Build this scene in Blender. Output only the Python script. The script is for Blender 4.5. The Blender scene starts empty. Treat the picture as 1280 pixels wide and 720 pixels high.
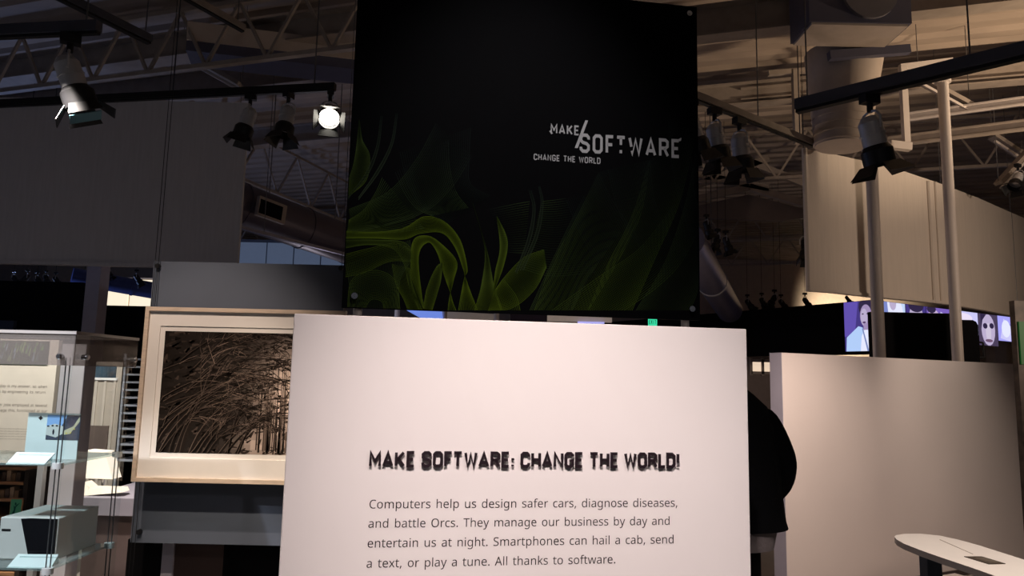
import bpy, math, random
from mathutils import Vector, Matrix
from mathutils.geometry import tessellate_polygon
random.seed(7)
S = bpy.context.scene
COL = S.collection
rad = math.radians

# ------------------------------------------------------------------ camera
CAM = Vector((0, 0, 1.5)); F = 900.0
PITCH, ROLL = rad(7.18), rad(1.26)
R0 = Vector((1, 0, 0)); U0 = Vector((0, -math.sin(PITCH), math.cos(PITCH))); W0 = Vector((0, math.cos(PITCH), math.sin(PITCH)))
CR = R0 * math.cos(ROLL) + U0 * math.sin(ROLL)
CU = U0 * math.cos(ROLL) - R0 * math.sin(ROLL)
cd = bpy.data.cameras.new('camera'); cam = bpy.data.objects.new('camera', cd); COL.objects.link(cam)
m3 = Matrix((CR, CU, -W0)).transposed()
cam.matrix_world = Matrix.Translation(CAM) @ m3.to_4x4()
cd.sensor_width = 36; cd.lens = F / 1280 * 36; cd.clip_start = .05; cd.clip_end = 200
S.camera = cam
# ------------------------------------------------------------------ exposure, world
S.view_settings.view_transform = 'Standard'; S.view_settings.look = 'None'
S.view_settings.exposure = 0; S.view_settings.gamma = 1; S.view_settings.use_curve_mapping = False
wd = bpy.data.worlds.new('gallery_ambient'); S.world = wd; wd.use_nodes = True
wd.node_tree.nodes['Background'].inputs[0].default_value = (.75, .82, 1, 1)
wd.node_tree.nodes['Background'].inputs[1].default_value = .05


def spot(loc, tgt, power, ang, col=(1, .86, .74), blend=.8, r=.03):
    l = bpy.data.lights.new('spot_lamp', 'SPOT'); l.energy = power; l.color = col
    l.spot_size = rad(ang); l.spot_blend = blend; l.shadow_soft_size = r
    o = bpy.data.objects.new('spot_lamp', l); COL.objects.link(o); o.location = loc
    o.rotation_euler = (Vector(tgt) - Vector(loc)).to_track_quat('-Z', 'Y').to_euler(); return o


def point(loc, power, col, r=.3):  # unseen fill lamps, added to lift dim areas
    l = bpy.data.lights.new('fill_lamp', 'POINT'); l.energy = power; l.color = col; l.shadow_soft_size = r
    o = bpy.data.objects.new('fill_lamp', l); COL.objects.link(o); o.location = loc; return o


# gallery spots, with unseen fill lamps added among them
spot((-.2, -.3, 3.5), (.17, 2.25, .88), 560, 40, (1, .85, .81), 1, .04)      # intro panel
spot((.2, 1.75, 4.3), (0, 3.05, 2.15), 190, 48, (1, .93, .88), 1, .05)                 # extra spot, added to brighten the title banner
spot((1.3, .2, 3.1), (.25, 2.3, .9), 90, 60, (1, .87, .83), 1, .03)  # second spot added to lighten the heading's shadows
spot((-2.0, 2.35, 3.9), (-1.75, 4.0, 1.15), 300, 40, (1, .80, .66), .8, .03)      # framed photograph
spot((-1.5, 2.2, 3.0), (-1.40, 4.0, .85), 210, 34, (1, .84, .66), .9, .03)
spot((1.75, 3.5, 2.4), (2.35, 5.4, .75), 250, 66, (1, .80, .70), 1, .05)          # low wall, left pool
spot((3.2, 4.8, 3.3), (3.5, 5.95, 1.6), 150, 46, (1, .82, .70), 1, .05)
spot((2.3, 1.6, 3.2), (2.1, 3.2, .75), 430, 34, (1, .88, .78), .8, .05)           # table
spot((-2.2, 1.4, 3.2), (-2.1, 2.95, .95), 480, 40, (.93, .95, 1), .7, .03)          # glass case
spot((-2.9, 4.15, 3.4), (-3.2, 5.3, 1.0), 560, 70, (1, .90, .80), .7, .05)          # exhibits behind case
spot((8.5, 6.0, 3.2), (5.4, 7.6, 6.0), 1150, 75, (1, .74, .50), 1, .1)            # uplight on the deck, right
spot((7.5, 3.2, 2.6), (5.4, 9.3, 3.2), 460, 60, (1, .76, .58), 1, .1)            # wash on the curved hanging
point((2.0, 9.0, 1.4), 34, (1, .74, .58), .1)                                    # added fill, hidden behind the intro panel, lifts the trusses
spot((11.3, 23.2, 2.8), (12.2, 26, 3.9), 1300, 75, (1, .80, .55), .8, .1)          # wall washer on the far wall
point((-3.5, 12.5, 1.6), 30, (.85, .78, .9), .1)
point((-7.9, 11.2, 2.2), 110, (.35, .5, 1), .1)  # hidden blue fill, added to brighten the blue duct
point((-5.5, 4.2, 1.8), 16, (.8, .82, 1), .3)
point((1.5, 0.2, 4.6), 7, (1, .82, .68), .4)


# ------------------------------------------------------------------ projection helpers
def ray(px, py):
    return (CR * (px - 640) - CU * (py - 360) + W0 * F).normalized()


def PY(px, py, Y):
    d = ray(px, py); return CAM + d * ((Y - CAM.y) / d.y)


def PZ(px, py, z):
    d = ray(px, py); return CAM + d * ((z - CAM.z) / d.z)


class Plane:
    """an upright plane at a real distance, running at compass angle az"""
    def __init__(s, p0, az):
        s.o = Vector((p0[0], p0[1], 0)); s.d = Vector((math.sin(rad(az)), math.cos(rad(az)), 0)); s.n = Vector((s.d.y, -s.d.x, 0))

    def uz(s, px, py):
        r = ray(px, py); t = (s.o - CAM).dot(s.n) / r.dot(s.n); p = CAM + r * t
        return ((p - s.o).dot(s.d), p.z)

    def P(s, u, z, off=0):
        return s.o + s.d * u + s.n * off + Vector((0, 0, z))


# ------------------------------------------------------------------ materials
MATS = {}


def mat(name, col, rough=.6, metal=0, var=.06, scale=8, bump=0, bscale=40, stretch=(1, 1, 1), emit=None, estr=0, spec=.5):
    if name in MATS: return MATS[name]
    m = bpy.data.materials.new(name); m.use_nodes = True; nt = m.node_tree; n = nt.nodes; b = n['Principled BSDF']
    b.inputs['Roughness'].default_value = rough; b.inputs['Metallic'].default_value = metal
    b.inputs['Specular IOR Level'].default_value = spec
    tc = n.new('ShaderNodeTexCoord'); mp = n.new('ShaderNodeMapping'); mp.inputs['Scale'].default_value = stretch
    nt.links.new(tc.outputs['Object'], mp.inputs[0])
    ns = n.new('ShaderNodeTexNoise'); ns.inputs['Scale'].default_value = scale; ns.inputs['Detail'].default_value = 4
    nt.links.new(mp.outputs[0], ns.inputs['Vector'])
    cr = n.new('ShaderNodeValToRGB')
    cr.color_ramp.elements[0].position = .3; cr.color_ramp.elements[1].position = .7
    cr.color_ramp.elements[0].color = (*[c * (1 - var) for c in col], 1); cr.color_ramp.elements[1].color = (*[min(1, c * (1 + var)) for c in col], 1)
    nt.links.new(ns.outputs[0], cr.inputs[0]); nt.links.new(cr.outputs[0], b.inputs['Base Color'])
    if bump:
        n2 = n.new('ShaderNodeTexNoise'); n2.inputs['Scale'].default_value = bscale; nt.links.new(mp.outputs[0], n2.inputs['Vector'])
        bp = n.new('ShaderNodeBump'); bp.inputs['Strength'].default_value = bump; bp.inputs['Distance'].default_value = .02
        nt.links.new(n2.outputs[0], bp.inputs['Height']); nt.links.new(bp.outputs[0], b.inputs['Normal'])
    if emit:
        b.inputs['Emission Color'].default_value = (*emit, 1); b.inputs['Emission Strength'].default_value = estr
    MATS[name] = m; return m


def printmat(name, emit=0, rough=.6, spec=.3):
    m = bpy.data.materials.new(name); m.use_nodes = True; nt = m.node_tree; b = nt.nodes['Principled BSDF']
    a = nt.nodes.new('ShaderNodeVertexColor'); a.layer_name = 'ink'
    b.inputs['Roughness'].default_value = rough; b.inputs['Specular IOR Level'].default_value = spec
    if emit:
        b.inputs['Base Color'].default_value = (.01, .01, .01, 1)
        nt.links.new(a.outputs[0], b.inputs['Emission Color']); b.inputs['Emission Strength'].default_value = emit
    else:
        nt.links.new(a.outputs[0], b.inputs['Base Color'])
    return m


def glassmat(name, tint, dif=0.0, difcol=(.5, .5, .5), gl=.08):
    m = bpy.data.materials.new(name); m.use_nodes = True; nt = m.node_tree; n = nt.nodes
    n.remove(n['Principled BSDF']); out = n['Material Output']
    tr = n.new('ShaderNodeBsdfTransparent'); tr.inputs[0].default_value = (*tint, 1)
    go = n.new('ShaderNodeBsdfGlossy'); go.inputs['Roughness'].default_value = .03
    fr = n.new('ShaderNodeFresnel'); fr.inputs[0].default_value = 1.45
    mx = n.new('ShaderNodeMixShader'); ge = n.new('ShaderNodeNewGeometry'); su = n.new('ShaderNodeMath'); su.operation = 'SUBTRACT'; su.inputs[0].default_value = 1; nt.links.new(ge.outputs['Backfacing'], su.inputs[1]); mu = n.new('ShaderNodeMath'); mu.operation = 'MULTIPLY'; nt.links.new(fr.outputs[0], mu.inputs[0]); nt.links.new(su.outputs[0], mu.inputs[1]); nt.links.new(mu.outputs[0], mx.inputs[0]); nt.links.new(tr.outputs[0], mx.inputs[1]); nt.links.new(go.outputs[0], mx.inputs[2])
    if dif:
        df = n.new('ShaderNodeBsdfDiffuse'); df.inputs[0].default_value = (*difcol, 1)
        m2 = n.new('ShaderNodeMixShader'); m2.inputs[0].default_value = dif
        nt.links.new(mx.outputs[0], m2.inputs[1]); nt.links.new(df.outputs[0], m2.inputs[2]); mx = m2
    nt.links.new(mx.outputs[0], out.inputs[0]); return m


WHITE = mat('white_laminate', (.81, .765, .755), .55, var=.02, scale=2)
WALLWHITE = mat('white_painted_board', (.74, .66, .61), .35, var=.03, scale=1.5, bump=.02)
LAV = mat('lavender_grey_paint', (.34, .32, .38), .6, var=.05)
FABRIC = mat('grey_stretched_fabric', (.50, .49, .51), .9, var=.05, scale=30, bump=.12, bscale=90, stretch=(1, 1, .08))
FABRICW = mat('cream_stretched_fabric', (.62, .56, .50), .9, var=.03, scale=30, bump=.1, bscale=90, stretch=(1, 1, .08))
BLACK = mat('matte_black_paint', (.004, .004, .005), .9, spec=.1)
BLACKM = mat('black_metal', (.012, .012, .014), .45, .3)
GREYM = mat('grey_metal', (.50, .50, .52), .45, .25)
STEEL = mat('brushed_steel', (.6, .6, .62), .25, 1)
CABLE = mat('dark_steel_cable', (.16, .16, .17), .4, .7)
DECK = mat('painted_roof_deck', (.36, .29, .235), .75, var=.14, scale=3, bump=.1, stretch=(.3, 1, 1))
BEAM = mat('cream_painted_steel', (.32, .27, .23), .6, var=.1)
TRACKM = mat('dark_slate_track', (.07, .075, .10), .5, .2)
DUCTM = mat('galvanised_duct', (.26, .26, .33), .35, .5, var=.12)
DUCTW = mat('cream_painted_duct', (.50, .42, .36), .5, var=.06)
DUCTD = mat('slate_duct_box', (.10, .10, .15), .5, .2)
SLATE = mat('slate_blue_panel', (.095, .112, .15), .7, var=.05, scale=3)
WOODF = mat('pale_maple_frame', (.62, .49, .38), .45, var=.12, scale=12, stretch=(1, 1, 8))
MATB = mat('cream_mat_board', (.80, .75, .70), .8, var=.02)
FLOORM = mat('polished_concrete', (.30, .26, .235), .25, var=.12, scale=1.2, bump=.03)
INK = mat('dark_brown_ink', (.012, .006, .006), .7)
LETTER = mat('dark_acrylic_letters', (.018, .010, .014), .35)
LETTERS = mat('letter_edge', (.09, .07, .075), .5)
POLEM = mat('white_painted_pole', (.62, .56, .52), .5, var=.03)
JACKET = mat('black_wool', (.004, .004, .005), .95, bump=.3, bscale=80, spec=.1)
SHIRT = mat('grey_knit', (.20, .17, .17), .9, bump=.3, bscale=60)
SKIN = mat('skin', (.45, .28, .2), .5)
HAIR = mat('dark_hair', (.015, .01, .008), .6, bump=.5, bscale=60)
BROWNP = mat('brown_panel', (.055, .032, .028), .8)
GLASS = glassmat('clear_glass', (.96, .985, .98))
GLASSEDGE = glassmat('glass_shelf', (.80, .88, .88), .12, (.6, .7, .7))
FROST = glassmat('smoked_acrylic_header', (.66, .63, .62), .26, (.42, .37, .35))
PRINT = printmat('printed_ink', rough=.85, spec=.04)
SCREEN = printmat('screen_picture', 1.0)


# ------------------------------------------------------------------ mesh builder
class MB:
    def __init__(s): s.v = []; s.f = []; s.c = []; s.col = None

    def quad(s, a, b, c, d): s.poly([a, b, c, d])

    def poly(s, pts, col=None):
        i = len(s.v); s.v += [Vector(p) for p in pts]; s.f.append(tuple(range(i, i + len(pts)))); s.c.append(col or s.col)

    def hexa(s, p):  # 8 points: bottom loop, top loop
        i = len(s.v); s.v += [Vector(q) for q in p]
        for f in ((3, 2, 1, 0), (4, 5, 6, 7), (0, 1, 5, 4), (1, 2, 6, 5), (2, 3, 7, 6), (3, 0, 4, 7)):
            s.f.append(tuple(i + k for k in f)); s.c.append(s.col)

    def box(s, x0, x1, y0, y1, z0, z1):
        s.hexa([(x0, y0, z0), (x1, y0, z0), (x1, y1, z0), (x0, y1, z0), (x0, y0, z1), (x1, y0, z1), (x1, y1, z1), (x0, y1, z1)])

    def pbox(s, pl, u0, u1, z0, z1, o0, o1):
        s.hexa([pl.P(u0, z0, o1), pl.P(u1, z0, o1), pl.P(u1, z0, o0), pl.P(u0, z0, o0), pl.P(u0, z1, o1), pl.P(u1, z1, o1), pl.P(u1, z1, o0), pl.P(u0, z1, o0)])

    def beam(s, p, q, w, h, up=(0, 0, 1)):
        p = Vector(p); q = Vector(q); d = (q - p).normalized(); up = Vector(up)
        sd = d.cross(up)
        if sd.length < 1e-3: sd = Vector((1, 0, 0))
        sd.normalize(); up = sd.cross(d); sd = sd * w / 2; up = up * h / 2
        s.hexa([p - sd - up, p + sd - up, p + sd + up, p - sd + up, q - sd - up, q + sd - up, q + sd + up, q - sd + up])

    def cyl(s, p, q, r1, r2=None, n=16, caps=True):
        r2 = r1 if r2 is None else r2
        p = Vector(p); q = Vector(q); d = (q - p).normalized(); a = d.orthogonal().normalized(); b = d.cross(a); i = len(s.v)
        for c, r in ((p, r1), (q, r2)):
            for k in range(n):
                t = 2 * math.pi * k / n; s.v.append(c + (a * math.cos(t) + b * math.sin(t)) * r)
        for k in range(n):
            k2 = (k + 1) % n; s.f.append((i + k, i + k2, i + n + k2, i + n + k)); s.c.append(s.col)
        if caps:
            s.f.append(tuple(i + k for k in range(n))[::-1]); s.f.append(tuple(i + n + k for k in range(n))); s.c += [s.col, s.col]

    def tube(s, pts, r, n=8):
        for a, b in zip(pts, pts[1:]): s.cyl(a, b, r, None, n)

    def prism(s, poly, vec):
        i = len(s.v); n = len(poly); vec = Vector(vec); s.v += [Vector(p) for p in poly] + [Vector(p) + vec for p in poly]
        s.f.append(tuple(range(i, i + n))); s.f.append(tuple(range(i + n, i + 2 * n))[::-1]); s.c += [s.col] * 2
        for k in range(n):
            k2 = (k + 1) % n; s.f.append((i + k2, i + k, i + n + k, i + n + k2)); s.c.append(s.col)

    def build(s, name, m, parent=None, smooth=False, xf=None, bevel=0):
        me = bpy.data.meshes.new(name)
        off = Vector(parent.get('_o', (0, 0, 0))) if parent else Vector((0, 0, 0))
        if parent is None and xf is None:
            xs = [v.x for v in s.v]; ys = [v.y for v in s.v]; off = Vector(((min(xs) + max(xs)) / 2, (min(ys) + max(ys)) / 2, min(v.z for v in s.v)))
        vs = [(xf @ v if xf else v) - off for v in s.v]
        me.from_pydata([tuple(v) for v in vs], [], s.f)
        if any(c for c in s.c):
            at = me.color_attributes.new('ink', 'FLOAT_COLOR', 'CORNER'); k = 0
            for p, c in zip(me.polygons, s.c):
                c = c or (0, 0, 0)
                for _ in p.vertices: at.data[k].color = (*c, 1); k += 1
        me.validate(); me.update()
        if smooth:
            for p in me.polygons: p.use_smooth = True
            try: me.set_sharp_from_angle(angle=rad(40))
            except Exception: pass
        me.materials.append(m)
        o = bpy.data.objects.new(name, me); COL.objects.link(o)
        if parent: o.parent = parent
        else: o.location = off
        if parent is not None and parent.type == 'MESH': pass
        o['_o'] = tuple(off)
        if bevel:
            b = o.modifiers.new('bevel', 'BEVEL'); b.width = bevel; b.segments = 2; b.limit_method = 'ANGLE'
        return o


def tag(o, label=None, cat=None, group=None, kind=None):
    if label: o['label'] = label
    if cat: o['category'] = cat
    if group: o['group'] = group
    if kind: o['kind'] = kind
    return o


def thing(name, loc, label, cat, group=None):
    o = bpy.data.objects.new(name, None); o.empty_display_size = .1; COL.objects.link(o); o.location = loc; o['_o'] = tuple(loc)
    return tag(o, label, cat, group)


def sub(o):   # parts of a mesh parent share the offset of its root
    return o


# ------------------------------------------------------------------ lettering
GL = {}
for rec in """a189/72 -3 50 0 32 10 19 26 15 50 21 74 37 92 63 103 102 107 132 108 132 119 130 138 123 150 111 157 95 159 81 158 68 155 44 145 35 168 48 173 63 178 80 182 97 183 125 179 145 169 157 150 161 123 161 0 140 0 134 26 133 26 121 13 108 4 93 -2/79 20 100 24 117 33 128 49 132 72 132 88 105 87 77 84 59 76 49 65 46 50 48 37 55 28 66 22;b207/114 -3 95 -1 79 4 67 13 58 23 56 23 50 0 29 0 29 255 58 255 58 193 58 172 56 156 58 156 67 167 79 175 95 181 114 183 144 177 168 160 183 131 188 90 183 49 168 20 144 3/109 21 131 26 146 39 155 61 157 90 152 128 136 151 109 158 85 154 69 142 61 121 58 91 58 90 61 60 69 39 85 26;c162/101 -3 78 -1 58 6 42 19 29 37 21 60 18 89 21 119 30 143 43 161 60 174 80 181 103 183 116 183 129 180 150 174 141 149 122 155 102 157 73 150 55 127 49 89 52 61 62 39 78 26 100 22 114 23 126 25 147 33 147 6 127 -1 115 -3;d207/92 -3 62 2 39 20 24 49 18 90 24 130 39 160 62 177 93 183 112 181 127 176 139 167 148 157 150 157 149 170 148 183 148 255 178 255 178 0 154 0 150 24 148 24 139 14 127 5 112 -1/97 21 121 25 137 37 146 56 149 84 149 89 146 119 138 141 122 154 97 159 76 154 61 140 52 118 49 89 52 60 61 39 76 26;e190/105 -3 81 -1 60 7 42 20 29 38 21 61 18 89 21 116 28 139 40 158 56 172 76 180 98 183 120 181 138 173 153 161 163 145 170 125 172 102 172 84 49 84 53 57 65 38 83 26 106 22 123 23 137 25 164 34 164 8 151 3 137 -1 122 -3/50 108 141 108 139 128 131 145 117 156 98 159 79 156 64 146 55 129;f116/37 0 37 157 5 157 5 171 37 181 37 191 40 221 52 242 71 253 95 257 115 255 130 251 122 228 110 231 95 233 82 230 73 223 68 210 66 192 66 180 111 180 111 157 66 157 66 0;g207/97 -81 61 -78 33 -69 33 -42 62 -53 99 -56 120 -53 135 -42 145 -26 149 -5 149 2 149 13 150 24 148 24 125 3 93 -3 62 3 38 21 23 51 18 90 23 128 38 158 61 177 92 183 109 182 124 177 138 168 149 156 150 156 154 180 178 180 178 -3 173 -37 158 -61 133 -76/97 21 121 24 137 35 146 55 149 83 149 90 146 121 136 143 120 155 96 158 76 154 61 141 52 119 49 89 52 60 61 38 76 25;h208/29 0 29 255 58 255 58 180 56 155 58 155 69 167 82 176 98 181 115 183 143 179 164 167 176 147 180 117 180 0 151 0 151 115 147 139 133 154 111 158 85 154 69 142 61 121 58 93 58 0;i87/44 210 31 215 27 220 26 229 27 237 31 243 44 247 56 243 59 237 61 229 59 220 56 215/29 0 29 180 58 180 58 0;j87/44 210 31 215 27 220 26 229 27 237 31 243 44 247 56 243 59 237 61 229 59 220 56 215/7 -81 -7 -79 -18 -77 -18 -53 -8 -55 4 -56 14 -55 21 -50 27 -42 29 -28 29 180 58 180 58 -27 55 -49 46 -66 30 -77;k180/29 0 29 255 58 255 58 122 57 108 56 93 58 93 64 100 72 111 79 119 137 180 171 180 98 103 176 0 141 0 78 84 58 66 58 0;l87/29 0 29 255 58 255 58 0;m314/29 0 29 180 52 180 57 155 58 155 68 168 81 176 96 182 111 183 146 176 167 153 168 153 179 167 193 176 209 181 226 183 253 179 272 168 283 147 287 117 287 0 258 0 258 116 248 148 221 158 198 155 184 143 175 125 172 99 172 0 143 0 143 116 134 148 106 158 83 154 69 142 61 121 58 93 58 0;n208/29 0 29 180 52 180 57 155 58 155 69 168 83 176 98 182 115 183 143 179 164 168 176 147 180 117 180 0 151 0 151 115 147 139 133 154 111 158 86 154 70 142 61 121 58 93 58 0;o204/101 -3 79 -1 59 8 42 21 29 39 21 63 18 90 24 130 41 159 67 177 102 183 125 181 145 172 162 159 174 141 182 118 185 90 179 51 162 21 136 3/102 21 125 26 142 40 151 62 154 90 151 119 142 140 125 154 101 158 78 154 61 140 52 119 49 90 52 62 62 40 78 26;p207/29 -81 29 180 53 180 57 155 58 155 67 166 79 175 95 181 114 183 144 178 168 160 183 131 188 90 183 50 168 20 144 3 114 -3 95 -1 79 5 67 13 58 23 56 23 57 8 58 -7 58 -81/109 21 124 23 137 30 146 41 152 55 156 72 157 91 155 118 146 140 130 154 109 158 85 155 70 143 61 124 58 96 58 90 61 61 69 39 85 26;q207/148 -81 148 -4 149 10 150 24 148 24 139 14 127 5 111 -1 92 -3 62 2 39 20 24 49 18 90 24 130 39 160 63 177 93 183 112 181 127 175 139 166 149 155 150 155 154 180 178 180 178 -81/97 21 121 25 137 36 146 56 149 83 149 89 146 119 137 141 121 154 97 159 76 154 61 140 52 118 49 89 52 61 61 39 76 26;r139/29 0 29 180 53 180 56 147 57 147 67 161 80 173 95 181 112 183 123 183 134 181 130 154 120 156 110 156 97 155 85 149 74 140 65 128 60 113 58 96 58 0;s161/74 -3 56 -3 41 0 29 3 17 8 17 35 43 25 59 22 75 20 94 22 107 28 115 36 117 47 113 59 100 70 73 82 43 95 32 103 24 111 19 122 17 136 22 156 36 171 57 180 85 183 101 183 115 180 129 176 142 171 132 148 108 156 96 158 83 159 67 158 55 153 48 146 45 137 50 125 64 115 92 103 108 97 121 90 132 82 139 74 144 63 146 50 141 27 126 10 103 0;t122/84 -3 70 -2 58 2 47 8 38 18 33 33 31 52 31 157 5 157 5 171 31 183 43 221 60 221 60 180 112 180 112 157 60 157 60 53 62 39 68 29 77 23 89 21 102 22 114 25 114 2 100 -2;u208/92 -3 63 1 43 12 31 33 27 62 27 180 56 180 56 64 61 40 74 26 96 21 122 25 138 38 147 58 149 86 149 180 179 180 179 0 155 0 150 24 149 24 139 12 125 3 109 -2;v171/68 0 0 180 32 180 70 74 76 57 81 40 84 26 86 26 89 40 95 58 101 74 139 180 171 180 102 0;w264/53 0 4 180 34 180 59 84 66 55 71 31 72 31 75 45 80 62 84 79 116 180 148 180 179 79 187 54 191 31 193 31 197 54 205 84 230 180 260 180 210 0 176 0 145 102 137 129 132 149 131 149 127 129 119 101 87 0;x178/6 0 71 92 9 180 43 180 89 112 135 180 168 180 106 92 172 0 138 0 89 72 39 0;y172/28 -81 14 -80 4 -78 4 -54 13 -56 24 -56 37 -54 48 -48 57 -38 63 -25 73 -1 0 180 32 180 71 78 80 52 86 29 87 29 94 51 103 78 139 180 171 180 94 -25 83 -48 69 -65 52 -77;z158/13 0 13 19 110 157 19 157 19 180 142 180 142 158 47 23 145 23 145 0;A215/0 0 94 241 121 241 214 0 183 0 154 74 59 74 31 0/69 101 145 101 118 174 115 183 110 198 107 210 101 189 96 174;C213/131 -3 97 0 70 12 48 30 33 55 24 85 20 120 24 154 34 184 50 209 73 228 101 239 136 243 171 240 202 229 190 203 165 213 151 216 135 217 101 210 75 191 58 160 52 120 58 80 73 49 99 30 135 23 150 24 165 26 192 33 192 6 179 2 165 -1 149 -3;O263/131 -3 97 1 69 12 48 31 33 55 24 86 20 121 24 155 33 185 48 210 69 228 97 240 132 243 165 240 192 228 214 210 229 185 239 155 242 120 239 85 229 55 214 31 192 12 165 1/131 23 167 29 191 49 205 80 210 120 205 161 191 191 167 211 132 217 96 211 72 191 57 161 52 120 57 80 72 49 96 29;S185/83 -3 64 -3 46 0 30 3 17 8 17 37 31 32 47 27 65 24 84 23 108 25 125 33 135 46 138 61 137 72 133 81 126 89 116 96 101 103 82 111 55 123 36 138 24 157 20 182 23 200 30 215 42 227 57 236 76 241 97 243 116 242 133 239 149 235 163 230 153 204 126 213 112 216 96 217 76 214 62 207 54 196 51 182 52 171 56 162 62 154 72 147 86 140 103 133 123 125 139 117 152 107 161 95 167 81 169 64 163 36 145 14 118 1;T187/78 0 78 213 3 213 3 240 183 240 183 213 108 213 108 0;W313/67 0 4 240 36 240 73 93 80 63 84 36 89 65 97 95 139 240 171 240 215 94 223 63 228 36 232 63 239 94 276 240 308 240 244 0 214 0 167 157 162 177 157 194 155 204 151 186 143 156 98 0;.90/45 -5 37 -3 30 1 26 8 24 18 26 29 30 36 37 39 45 41 53 39 60 36 64 29 66 18 64 8 60 1 53 -3;,90/14 -43 23 -1 31 39 62 39 64 35 59 17 52 -4 36 -43""".split(';'):
    ch = rec[0]; body = rec[1:].split('/')
    GL[ch] = (int(body[0]) / 500, [[(int(a) / 500, int(b) / 500) for a, b in zip(l.split()[::2], l.split()[1::2])] for l in body[1:]])
GL[' '] = (.26, [])


def text_width(t): return sum(GL[c][0] for c in t)


def inside(p, l):
    c = False
    for a, b in zip(l, l[1:] + l[:1]):
        if (a.y > p.y) != (b.y > p.y) and p.x < (b.x - a.x) * (p.y - a.y) / (b.y - a.y) + a.x: c = not c
    return c


def text_mesh(mb, t, fn, u0, z0, sx, sz, col=None):
    """flat printed words; fn(u,z) -> world point; baseline from (u0,z0)"""
    u = u0
    for c in t:
        adv, loops = GL[c]
        if loops:
            allv = [[Vector((x, y, 0)) for x, y in l] for l in loops]
            hole = [any(o is not l and inside(l[0], o) for o in allv) for l in allv]
            for l, h in zip(allv, hole):
                if h: continue
                vv = [l] + [q for q, hq in zip(allv, hole) if hq and inside(q[0], l)]; flat = [p for q in vv for p in q]
                i = len(mb.v); mb.v += [fn(u + p.x * sx, z0 + p.y * sz) for p in flat]
                for tri in tessellate_polygon(vv): mb.f.append(tuple(i + k for k in tri)); mb.c.append(col)
        u += adv * sx


R_ = .16
CG = {  # condensed grotesque capitals as strokes in a unit-high box
    'A': (.56, [[(.0, 0), (.28, 1), (.56, 0)], [(.1, .27), (.46, .27)]]),
    'C': (.5, [[(.5, .74), (.5, .86), (.38, 1), (.12, 1), (0, .86), (0, .14), (.12, 0), (.38, 0), (.5, .14), (.5, .26)]]),
    'D': (.5, [[(0, 0), (0, 1), (.34, 1), (.5, .84), (.5, .16), (.34, 0), (0, 0)]]),
    'E': (.42, [[(.42, 1), (0, 1), (0, 0), (.42, 0)], [(0, .5), (.36, .5)]]),
    'F': (.42, [[(.42, 1), (0, 1), (0, 0)], [(0, .5), (.36, .5)]]),
    'G': (.5, [[(.5, .78), (.5, .86), (.38, 1), (.12, 1), (0, .86), (0, .14), (.12, 0), (.38, 0), (.5, .14), (.5, .44), (.27, .44)]]),
    'H': (.5, [[(0, 0), (0, 1)], [(.5, 0), (.5, 1)], [(0, .5), (.5, .5)]]),
    'K': (.52, [[(0, 0), (0, 1)], [(.5, 1), (.06, .42)], [(.16, .55), (.52, 0)]]),
    'L': (.4, [[(0, 1), (0, 0), (.4, 0)]]),
    'M': (.62, [[(0, 0), (0, 1), (.31, .34), (.62, 1), (.62, 0)]]),
    'N': (.52, [[(0, 0), (0, 1), (.52, 0), (.52, 1)]]),
    'O': (.5, [[(.25, 1), (.12, 1), (0, .86), (0, .14), (.12, 0), (.38, 0), (.5, .14), (.5, .86), (.38, 1), (.25, 1)]]),
    'R': (.5, [[(0, 0), (0, 1), (.36, 1), (.5, .88), (.5, .6), (.36, .48), (0, .48)], [(.27, .48), (.52, 0)]]),
    'S': (.5, [[(.5, .74), (.5, .87), (.38, 1), (.12, 1), (0, .87), (0, .66), (.12, .54), (.38, .47), (.5, .35), (.5, .13), (.38, 0), (.12, 0), (0, .13), (0, .26)]]),
    'T': (.52, [[(0, 1), (.52, 1)], [(.26, 1), (.26, 0)]]),
    'W': (.74, [[(0, 1), (.17, 0), (.37, .9), (.57, 0), (.74, 1)]]),
    '!': (.05, [[(.02, 1), (.02, .3)], [(.02, .09), (.02, 0)]]),
    ':': (.05, [[(.02, .62), (.02, .48)], [(.02, .12), (.02, 0)]]),
    'T!': (.52, [[(0, 1), (.52, 1)], [(.26, 1), (.26, .52)], [(.26, .2), (.26, 0)]]),
    'W!': (.8, [[(0, 1), (.12, .45)], [(.16, .2), (.19, 0), (.40, .9), (.62, 0), (.8, 1)]]),
}


def stroke_poly(pts, t):
    """list of quads with mitred joints along a polyline"""
    n = len(pts); closed = pts[0] == pts[-1] and n > 2; L = []; Rr = []
    for i in range(n):
        p = Vector(pts[i])
        a = Vector(pts[i - 1]) if i else (Vector(pts[-2]) if closed else None)
        b = Vector(pts[i + 1]) if i < n - 1 else (Vector(pts[1]) if closed else None)
        d1 = (p - a).normalized() if a is not None else None; d2 = (b - p).normalized() if b is not None else None
        if d1 is None: d1 = d2
        if d2 is None: d2 = d1
        n1 = Vector((-d1.y, d1.x)); n2 = Vector((-d2.y, d2.x)); mm = (n1 + n2)
        mm = n1 if mm.length < .1 else mm.normalized(); k = min(1 / max(mm.dot(n1), .3), 1.7)
        L.append(p + mm * t / 2 * k); Rr.append(p - mm * t / 2 * k)
    return [(L[i], L[i + 1], Rr[i + 1], Rr[i]) for i in range(n - 1)]


def caps_layout(word, gap, space):
    u = 0; out = []
    for c in word:
        if c == ' ': u += space; continue
        out.append((c, u)); u += CG[c][0] + gap - {'F': .10, 'L': .06, 'T!': .03}.get(c, 0)
    return out, u - gap


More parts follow.
